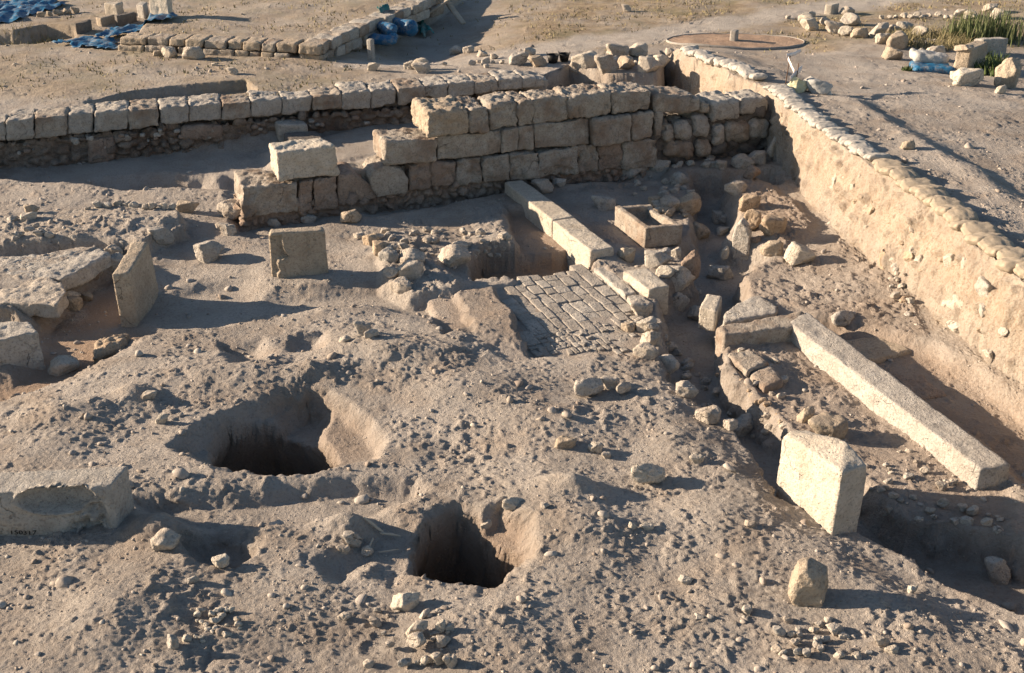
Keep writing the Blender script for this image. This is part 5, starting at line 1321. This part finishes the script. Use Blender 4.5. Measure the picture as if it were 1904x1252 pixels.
# ---------------------------------------------------------------- tarpaulins, bundles, tools
def sheet(name, poly, zp, m, label, cat='tarpaulin', amp=.04, res=.04, seed=0, parent=None, lift=.03):
    W = W2(poly, zp); xs_ = [p[0] for p in W]; ys_ = [p[1] for p in W]
    gx_ = np.arange(min(xs_)-.05, max(xs_)+.05, res); gy_ = np.arange(min(ys_)-.05, max(ys_)+.05, res*1.4)
    X, Y = np.meshgrid(gx_, gy_); x = X.ravel(); y = Y.ravel()
    d = sdf_poly(x+.12*fbm2(x, y, .3, 3, seed), y+.12*fbm2(x, y, .3, 3, seed+4), W)
    rid = 1-np.abs(fbm2(x*1., y*.6, .35, 3, seed+7))*2.2
    z = hgt(x, y)+lift+amp*np.clip(rid, -.3, 1)
    i = np.arange(X.shape[0]-1)[:, None]*X.shape[1]+np.arange(X.shape[1]-1)[None]
    F = np.stack([i, i+1, i+1+X.shape[1], i+X.shape[1]], -1).reshape(-1, 4)
    F = F[(d[F] < 0).all(1)]
    used_ = np.unique(F); mp = np.full(len(x), -1); mp[used_] = np.arange(len(used_))
    o = mkobj(name, np.stack([x, y, z], 1)[used_], mp[F], m, parent)
    so_ = o.modifiers.new('thick', 'SOLIDIFY'); so_.thickness = .006
    return tag(o, label, cat) if parent is None else o
sheet('tarpaulin', [(93, 84), (150, 68), (218, 74), (224, 95), (180, 95), (120, 86)], .47, M['blue'], 'crumpled blue tarpaulin on the ground left of the terrace wall', seed=1, amp=.045)
sheet('tarpaulin', [(172, 70), (215, 52), (262, 46), (334, 48), (334, 58), (290, 63), (224, 66), (205, 76)], .5, M['blue'], 'crumpled blue tarpaulin strewn with stones behind the terrace wall', seed=2, amp=.05, lift=.06)
sheet('tarpaulin', [(-120, 8), (100, 2), (128, 12), (90, 22), (25, 42), (-120, 60)], .47, M['blue'], 'blue tarpaulin spread at the top left corner', seed=3, amp=.05)
def roll(name, a, b, r, m, parent=None, seed=0, lift=0, ell=1.):
    a = np.array(a, float); b = np.array(b, float); L = np.linalg.norm(b-a); d = (b-a)/L
    side = np.cross(d, (0, 0, 1)); side /= np.linalg.norm(side); up_ = np.cross(side, d)
    nu, nv = max(12, int(L/.025)), 30; V = []
    for i in range(nu+1):
        t = i/nu; tap = min(1, .55+3*min(t, 1-t)*L/.5) if min(t, 1-t)*L < .08 else 1
        for j in range(nv):
            th_ = 2*math.pi*j/nv; V.append(a+d*L*t+(side*math.cos(th_)*ell+up_*math.sin(th_)/ell)*r*tap)
    V = np.array(V); i = np.arange(nu)[:, None]*nv; j = np.arange(nv)[None]
    F = np.stack([i+j, i+(j+1) % nv, i+nv+(j+1) % nv, i+nv+j], -1).reshape(-1, 4)
    N = vnormals(V, F); p = V+seed
    q = p.copy(); ax = (q@d)[:, None]*d; q = q-ax*.75
    V = V+N*(r*.35*fbm3(q, r*1.2, 3, seed))[:, None]
    F = [list(f) for f in F]+[list(range(nv))[::-1], [nu*nv+k for k in range(nv)]]
    return mkobj(name, V, F, m, parent)
zf = .42
def g3(px, py, up_=0, z=zf): q = P(px, py, z); q[2] += up_; return q
tag(roll('tarpaulin_roll', g3(682, 62, .22), g3(734, 80, .2), .11, M['blue'], seed=1), 'upper left rolled blue tarpaulin leaning by the terrace wall', 'tarpaulin')
tag(roll('tarpaulin_roll', g3(688, 82, .1), g3(736, 86, .1), .10, M['blue'], seed=2), 'lowest rolled blue tarpaulin on the ground beside the marker post', 'tarpaulin')
tag(roll('tarpaulin_roll', g3(712, 74, .1), g3(736, 82, .1), .09, M['blue'], seed=5), 'short rolled blue tarpaulin between the upper and lowest rolls', 'tarpaulin')
tag(roll('tarpaulin_roll', g3(728, 58, .14), g3(770, 68, .12), .15, M['blue'], seed=3), 'thick rolled blue tarpaulin on the right of the pile', 'tarpaulin')
sheet('tarpaulin', [(700, 58), (722, 50), (738, 52), (740, 66), (720, 68), (704, 64)], .42, M['teal'], 'green tarpaulin crumpled on top of the blue rolls', seed=6, amp=.10, lift=.12)
sheet('tarpaulin', [(770, 44), (775, 30), (790, 28), (806, 40), (800, 46)], .42, M['teal'], 'green tarpaulin heaped beside the far end of the terrace wall', seed=7, amp=.14, lift=.06)
def box(name, c, sz, rot, m, parent=None, seed=0, amp=.002, r=.01):
    V, F = hexa([np.array((x*sz[0]/2, y*sz[1]/2, z*sz[2]/2)) for z in (-1, 1) for x, y in ((-1, -1), (1, -1), (1, 1), (-1, 1))], max(sz)/14, r, amp, seed)
    R = np.array(Matrix(((1, 0, 0), (0, 1, 0), (0, 0, 1)))) if rot is None else np.array(__import__('mathutils').Euler(rot).to_matrix())
    return mkobj(name, V@R.T+np.array(c), F, m, parent)
tag(box('timber_board', P(838, 22, .5)+np.array((0, 0, .1)), (.12, 1.1, .05), (.5, 0, .6), M['wood']), 'timber board propped at the far end of the terrace wall', 'board')
tag(box('timber_board', P(812, 24, .5)+np.array((0, 0, .1)), (.9, .12, .05), (0, -.5, .3), M['wood']), 'second timber board crossing the propped one', 'board')
# tarpaulin bundle on the right
bc = P(1735, 138, .52)
tag(box('folded_tarpaulin', P(1732, 136, .52)+np.array((0.02, .1, .06)), (.62, .5, .13), (0, 0, -.12), M['blue'], seed=4, amp=.02, r=.05), 'folded blue tarpaulin on the ground under the grey canvas', 'tarpaulin')
cv = box('folded_canvas', P(1730, 130, .52)+np.array((0.0, .16, .17)), (.56, .42, .15), (0, .05, -.1), M['greycloth'], seed=5, amp=.035, r=.07)
tag(cv, 'grey canvas bundle folded on the blue tarpaulin', 'canvas')
# rubber baskets
def basket(px, py, w_, label):
    b = hit(px, py); d = math.sqrt(b[0]**2+b[1]**2+(CAM_H-b[2])**2); R0 = w_*d/FPX/2; H_ = R0*1.35
    e = empty('rubber_basket', b); tag(e, label, 'basket', 'black rubber baskets')
    V = []; prof = [(.0, .0), (.72, .0), (.85, .5), (1., 1.), (.94, 1.), (.8, .5), (.68, .08), (.0, .08)]; n = 28
    for r_, z in prof:
        for j in range(n):
            a = 2*math.pi*j/n; V.append((b[0]+R0*r_*math.cos(a), b[1]+R0*r_*math.sin(a), b[2]+H_*z))
    F = [[i*n+j, i*n+(j+1) % n, (i+1)*n+(j+1) % n, (i+1)*n+j] for i in range(len(prof)-1) for j in range(n)]
    mkobj('body', V, F, M['blackplastic'], e)
    for sgn in (-1, 1):
        V = []; F = []
        for i in range(9):
            a = math.pi*i/8
            for j in range(6):
                t_ = 2*math.pi*j/6; V.append((b[0]+sgn*R0*(1+.03*math.cos(t_)), b[1]+math.cos(a)*(R0*.35+.008*math.cos(t_)), b[2]+H_+math.sin(a)*(R0*.3+.008*math.cos(t_))+.0))
                V[-1] = (V[-1][0]+sgn*.008*math.sin(t_), V[-1][1], V[-1][2])
        F = [[i*6+j, i*6+(j+1) % 6, (i+1)*6+(j+1) % 6, (i+1)*6+j] for i in range(8) for j in range(6)]
        mkobj('handle', V, F, M['blackplastic'], e)
    rock_mesh(1, M['pale'])
basket(1028, 117, 22, 'left one of two black rubber baskets behind the far wall')
basket(1049, 114, 20, 'right one of two black rubber baskets behind the far wall')
# rods with tape at the excavation corner
def rod(a, b, r, m, name, parent):
    return roll(name, a, b, r, m, parent)
tp = P(1461, 153, .82); tp2 = P(1478, 168, .82)
h1_ = zat(tp, 104); h2_ = zat(tp2, 118)
def thinrod(name, a, b, r, m, parent=None):
    a = np.array(a); b = np.array(b); V = []
    d = (b-a)/np.linalg.norm(b-a); s1 = np.cross(d, (.3, .9, .1)); s1 /= np.linalg.norm(s1); s2 = np.cross(d, s1)
    for p in (a, (a+b)/2, b):
        for j in range(8): V.append(p+(s1*math.cos(j*math.pi/4)+s2*math.sin(j*math.pi/4))*r)
    F = [[i*8+j, i*8+(j+1) % 8, (i+1)*8+(j+1) % 8, (i+1)*8+j] for i in range(2) for j in range(8)]+[list(range(8))[::-1], [16+k for k in range(8)]]
    return mkobj(name, V, F, m, parent)
tag(thinrod('iron_rod', (tp[0], tp[1], .78), (tp[0]+.02, tp[1], h1_), .007, M['iron']), 'left thin iron rod stuck in the ground at the corner of the excavation', 'iron rod')
tag(thinrod('iron_rod', (tp2[0], tp2[1], .78), (tp2[0]+.01, tp2[1], h2_), .007, M['iron']), 'right thin iron rod stuck in the ground, in front of the fallen board', 'iron rod')
def ribbon(name, pts, w_, m, label):
    V = []; pts = [np.array(p, float) for p in pts]; n = len(pts)
    P2 = []
    for i in range(n-1):
        for t_ in np.linspace(0, 1, 10, endpoint=False): P2.append(pts[i]*(1-t_)+pts[i+1]*t_)
    P2.append(pts[-1])
    for i, p in enumerate(P2):
        s_ = np.array((.1*math.sin(i*.7), .1*math.cos(i*.5), 1.)); s_ /= np.linalg.norm(s_)
        V += [p-s_*w_/2+np.array((0, .01*math.sin(i*.9), 0)), p+s_*w_/2]
    F = [[2*i, 2*i+2, 2*i+3, 2*i+1] for i in range(len(P2)-1)]
    o = mkobj(name, V, F, m); so_ = o.modifiers.new('t', 'SOLIDIFY'); so_.thickness = .002; return tag(o, label, 'barrier tape')
def at(px, py, Y):
    d = ray(px, py); t_ = Y/d[1]; return np.array((0, 0, CAM_H))+d*t_
Yt = tp[1]
ribbon('barrier_tape', [at(1463, 104, Yt), at(1476, 101, Yt+.1), at(1489, 95, Yt+.2)], .06, M['tape'], 'pale end of tape fluttering from the top of the left rod')
ribbon('barrier_tape', [at(1465, 108, Yt), at(1470, 120, Yt-.1), at(1476, 133, tp2[1])], .05, M['tape'], 'twisted white tape hanging between the two rods')
ribbon('barrier_tape', [at(1469, 148, tp2[1]-.05), at(1478, 139, tp2[1]), at(1491, 127, tp2[1]+.1)], .09, M['tape'], 'broad white tape crossing the right rod')
bg_ = at(1482, 158, tp2[1]-.1)
V, F = rockshape(301, 4, 7, .2); V = V*np.array((.16, .12, .15)); V = V+vnormals(V, F)*(.03*fbm3(V, .1, 3, 5))[:, None]
gz = float(hgt(tp2[0]+.02, tp2[1]-.05))
tag(mkobj('plastic_bag', V+np.array((tp2[0]+.02, tp2[1]-.02, gz+.1)), F, M['yellowcloth']), 'yellowish crumpled plastic bag at the foot of the right rod', 'plastic bag')
V, F = rockshape(302, 4, 7, .2); V = V*np.array((.2, .12, .12))
tag(mkobj('plastic_bag', V+np.array((tp2[0]+.3, tp2[1]-.05, gz+.08)), F, M['greycloth']), 'dirty greenish bag between the yellowish bag and the fallen board', 'plastic bag')
bd = P(1518, 182, .72)
q = [(-.09, -.2), (-.02, -.25), (.05, -.24), (.09, -.17), (.09, .05), (.09, .2), (-.09, .22), (-.09, -.1)]
Rm = np.array(__import__('mathutils').Euler((.45, -.5, .5)).to_matrix())
pts = [Rm@np.array((a, b, c))+bd+np.array((0, .06, .12)) for a, b in q for c in (-.03, .03)]
o = hull_obj('board', [pts], M['foam'], .012, .002, 5, smooth_it=0, chips=0); tag(o, 'pale board with a rounded end lying tilted at the excavation corner', 'board')
# dry sticks by the near pit
for k, (a, b, lab) in enumerate([((676, 970), (716, 998), 'upper dry stick left of the near pit'), ((706, 1000), (745, 1002), 'dry stick lying flat left of the near pit'), ((694, 1008), (680, 1036), 'short dry stick beside the round grey stone'), ((705, 1035), (742, 1028), 'thin curved dry stick nearest the near pit')]):
    p0 = hit(*a); p1 = hit(*b); p0[2] += .03; p1[2] += .02
    tag(roll('dry_stick', p0, p1, .010 if k < 3 else .006, M['bone'], seed=k), lab, 'stick')
# gravel circle
cc = P(1367, 78.5, ZF); ex_ = abs(P(1240, 78.5, ZF)[0]-P(1494, 78.5, ZF)[0])/2; y0_ = P(1367, 92, ZF)[1]; y1_ = P(1367, 65.5, ZF)[1]
cy_ = (y0_+y1_)/2; ry_ = (y1_-y0_)/2
V = [(cc[0], cy_, 0)]; n = 72; rings = 14
for i in range(1, rings+1):
    for j in range(n): V.append((cc[0]+ex_*i/rings*math.cos(2*math.pi*j/n), cy_+ry_*i/rings*math.sin(2*math.pi*j/n), 0))
V = np.array(V); 
V[:, 2] = hgt(V[:, 0], V[:, 1])+.03+.006*fbm2(V[:, 0], V[:, 1], .1, 2, 5)
F = [[0, 1+j, 1+(j+1) % n] for j in range(n)]+[[1+i*n+j, 1+(i+1)*n+j, 1+(i+1)*n+(j+1) % n, 1+i*n+(j+1) % n] for i in range(rings-1) for j in range(n)]
tag(mkobj('gravel_bed', V, F, M['pinkgravel']), kind='structure')
V = []
for j in range(n):
    for (r_, dz) in ((1., -.02), (1., .042), (1.01, .042), (1.01, -.02)):
        x_ = cc[0]+ex_*r_*math.cos(2*math.pi*j/n); y_ = cy_+ry_*r_*math.sin(2*math.pi*j/n)
        V.append((x_, y_, float(hgt(x_, y_))+dz))
F = [[j*4+k, ((j+1) % n)*4+k, ((j+1) % n)*4+(k+1) % 4, j*4+(k+1) % 4] for j in range(n) for k in range(4)]
tag(mkobj('gravel_edging', V, F, M['concrete']), 'thin dark ring edging round the pinkish gravel bed', 'edging')

# ---------------------------------------------------------------- plants
def blades(name, c, n, rad, h0, h1, wd, m, label, cat, bend=.25, seed=0, group=None, kind=None, ry=None):
    rg = np.random.RandomState(seed); V = []; F = []
    for k in range(n):
        a = rg.uniform(0, 6.28); r_ = rad*math.sqrt(rg.uniform()); x = c[0]+r_*math.cos(a); y = c[1]+(ry or rad)*math.sqrt(rg.uniform())*math.sin(a)
        z = float(hgt(x, y))-.02; h = rg.uniform(h0, h1); ba = rg.uniform(0, 6.28); bd_ = rg.uniform(.05, bend)*h
        wa = rg.uniform(0, 3.14); wx_, wy_ = math.cos(wa)*wd/2, math.sin(wa)*wd/2; o_ = len(V)
        for i in range(5):
            t = i/4; s_ = (1-t**2*.95); V.append((x+bd_*t*t*math.cos(ba)-wx_*s_, y+bd_*t*t*math.sin(ba)-wy_*s_, z+h*t*(1-.1*t))); V.append((x+bd_*t*t*math.cos(ba)+wx_*s_, y+bd_*t*t*math.sin(ba)+wy_*s_, z+h*t*(1-.1*t)))
        for i in range(4): F.append((o_+2*i, o_+2*i+1, o_+2*i+3, o_+2*i+2))
    o = mkobj(name, V, np.array(F), m, smooth=False)
    return tag(o, label, cat, group, kind)
zr_ = .5
for k, (a, b, n, rd, h) in enumerate([(1775, 72, 70, .25, .45), (1800, 74, 150, .35, .62), (1832, 70, 170, .4, .75), (1858, 72, 150, .35, .6), (1885, 74, 160, .5, .6)]):
    blades('reed_clump', P(a, b, zr_), n, rd, h*.5, h, .018, M['reedleaf'], ['thin reed clump at the left end of the reeds', 'second reed clump from the left, behind the large dark-sided block', 'tallest green reed clump, in the middle', 'reed clump right of the tallest one', 'reed clump cut by the right edge'][k], 'reeds', .2, 20+k, 'green reeds')
for k, (a, b, lab) in enumerate([(1845, 132, 'low green leafy plant between the tall squared block and the right edge'), (1830, 104, 'dark green plant at the foot of the large dark-sided block'), (1684, 140, 'tiny green weed left of the blue tarpaulin bundle')]):
    blades('leafy_plant', P(a, b, .52), [420, 260, 60][k], [.38, .4, .08][k], .05, [.28, .25, .12][k], .03, M['leaf'], lab, 'plant', .9, 40+k)
blades('dry_scrub', P(1725, 78, zr_), 1500, .8, .08, .28, .012, M['dryleaf'], None, None, .8, 50, kind='stuff', ry=.7)
blades('dry_weeds', P(70, 66, .4), 500, .7, .05, .2, .012, M['dryleaf'], None, None, .8, 51, kind='stuff', ry=.5)

# short dry grass on the far ground
rg = np.random.RandomState(8); V = []; F = []
n = 26000; x = rg.uniform(-9, 12, n); y = rg.uniform(15.5, 26, n)
_, _, _, gr, fr, _ = terrain(x, y, False); pm = path_mask(x, y)
keep = (rg.uniform(size=n) < gr*fr*(1-pm)*sstep(-.2, .25, fbm2(x, y, 1.1, 3, 99))) & (np.abs(x) < .52*(.892*y+2.1))
keep &= (((x-cc[0])/ex_)**2+((y-cy_)/ry_)**2) > 1.03
x = x[keep]; y = y[keep]; n = len(x); z = hgt(x, y)-.005
h = rg.uniform(.02, .07, n); a = rg.uniform(0, 6.28, n); wd = rg.uniform(.008, .02, n); lx = rg.normal(size=n)*.02; ly = rg.normal(size=n)*.02
VV = np.zeros((n, 3, 3)); VV[:, 0] = np.stack([x-np.cos(a)*wd, y-np.sin(a)*wd, z], 1); VV[:, 1] = np.stack([x+np.cos(a)*wd, y+np.sin(a)*wd, z], 1); VV[:, 2] = np.stack([x+lx, y+ly, z+h], 1)
tag(mkobj('dry_grass', VV.reshape(-1, 3), np.arange(3*n).reshape(-1, 3), M['dryleaf'], smooth=False, origin=False), kind='stuff')

# ---------------------------------------------------------------- gravel and clods too many to count
def scatter(name, n, smin, smax, power, m, sub, seed, dens=None, yr=(4.3, 22)):
    rg = np.random.RandomState(seed)
    y = yr[0]*np.power(yr[1]/yr[0], rg.uniform(size=n)); W = .892*y+2.1; x = rg.uniform(-.52, .52, n)*W
    k = rg.uniform(size=n) < np.clip(.25+1.3*fbm2(x, y, .9, 3, seed)+.5*fbm2(x, y, .25, 2, seed+1), .04, 1)
    x = x[k]; y = y[k]; n = len(x)
    s = smin*np.power(1-rg.uniform(size=n)*(1-(smin/smax)**power), -1/power)
    z = terrain(x, y, True)[0]
    e = .03; zx = (hgt(x+e, y)-hgt(x-e, y))/(2*e); zy = (hgt(x, y+e)-hgt(x, y-e))/(2*e)
    kk = (np.hypot(zx, zy) < 1.2) & ~((z < -.9)); pvm = sdf_poly(x, y, PV) > .02; kk &= pvm
    x, y, z, s = x[kk], y[kk], z[kk], s[kk]; n = len(x)
    V0, F0 = (ICO[sub] if sub > 0 else ico(1)); nv = len(V0)
    if sub == 0:
        bm = bmesh.new(); bmesh.ops.create_icosphere(bm, subdivisions=1, radius=1); bm.free()
    base = []
    for q in range(12):
        r2 = np.random.RandomState(900+q); v_ = V0.copy(); t = np.full(nv, 1.6)
        dr = r2.normal(size=(11, 3)); dr /= np.linalg.norm(dr, axis=1)[:, None]
        for d_ in dr:
            c = v_@d_; t = np.minimum(t, np.where(c > .05, r2.uniform(.55, .95)/np.maximum(c, .05), 9))
        base.append(v_*t[:, None])
    base = np.array(base)
    S = base[rg.randint(0, 12, n)]
    sc = np.stack([rg.uniform(.8, 1.3, n), rg.uniform(.7, 1., n), rg.uniform(.45, .8, n)], 1)*s[:, None]
    S = S*sc[:, None, :]; a = rg.uniform(0, 6.28, n); ca, sa = np.cos(a)[:, None], np.sin(a)[:, None]
    X = S[:, :, 0]*ca-S[:, :, 1]*sa+x[:, None]; Y = S[:, :, 0]*sa+S[:, :, 1]*ca+y[:, None]; Z = S[:, :, 2]+(z+s*.12)[:, None]
    V = np.stack([X, Y, Z], -1).reshape(-1, 3); F = (F0[None]+np.arange(n)[:, None, None]*nv).reshape(-1, 3)
    o = mkobj(name, V, F, m, smooth=False, origin=False); return tag(o, kind='stuff')
def grain_material(name, cols):
    m, t, bs = mat(name); g = G(t); ge = g.n('ShaderNodeNewGeometry')
    r_ = g.n('ShaderNodeValToRGB'); g.link(ge.outputs['Random Per Island'], r_.inputs[0])
    el = r_.color_ramp.elements; el[0].color = cols[0]+(1,); el[1].color = cols[-1]+(1,)
    for i, c in enumerate(cols[1:-1]):
        e = el.new((i+1)/(len(cols)-1)); e.color = c+(1,)
    g.link(g.mix(g.ramp(g.noise(ge.outputs['Position'], 60, 4), .35, .6, .35, 0), r_.outputs[0], (.2, .16, .12)), bs.inputs['Base Color']); bs.inputs['Roughness'].default_value = .95
    g.link(g.bump(g.noise(ge.outputs['Position'], 120, 3), .6, .004), bs.inputs['Normal']); return m
M['grain'] = grain_material('gravel_grains', [(.28, .235, .20), (.36, .315, .27), (.42, .375, .33), (.38, .35, .32), (.52, .48, .42)])
scatter('clods', 16000, .004, .022, 1.6, M['grain'], 1, 5, yr=(4.3, 13))
scatter('gravel', 2600, .010, .04, 1.9, M['grain'], 1, 6, yr=(7, 24))
scatter('pebbles', 900, .02, .06, 1.7, M['grain'], 2, 7, yr=(4.3, 20))
ground = build_ground()
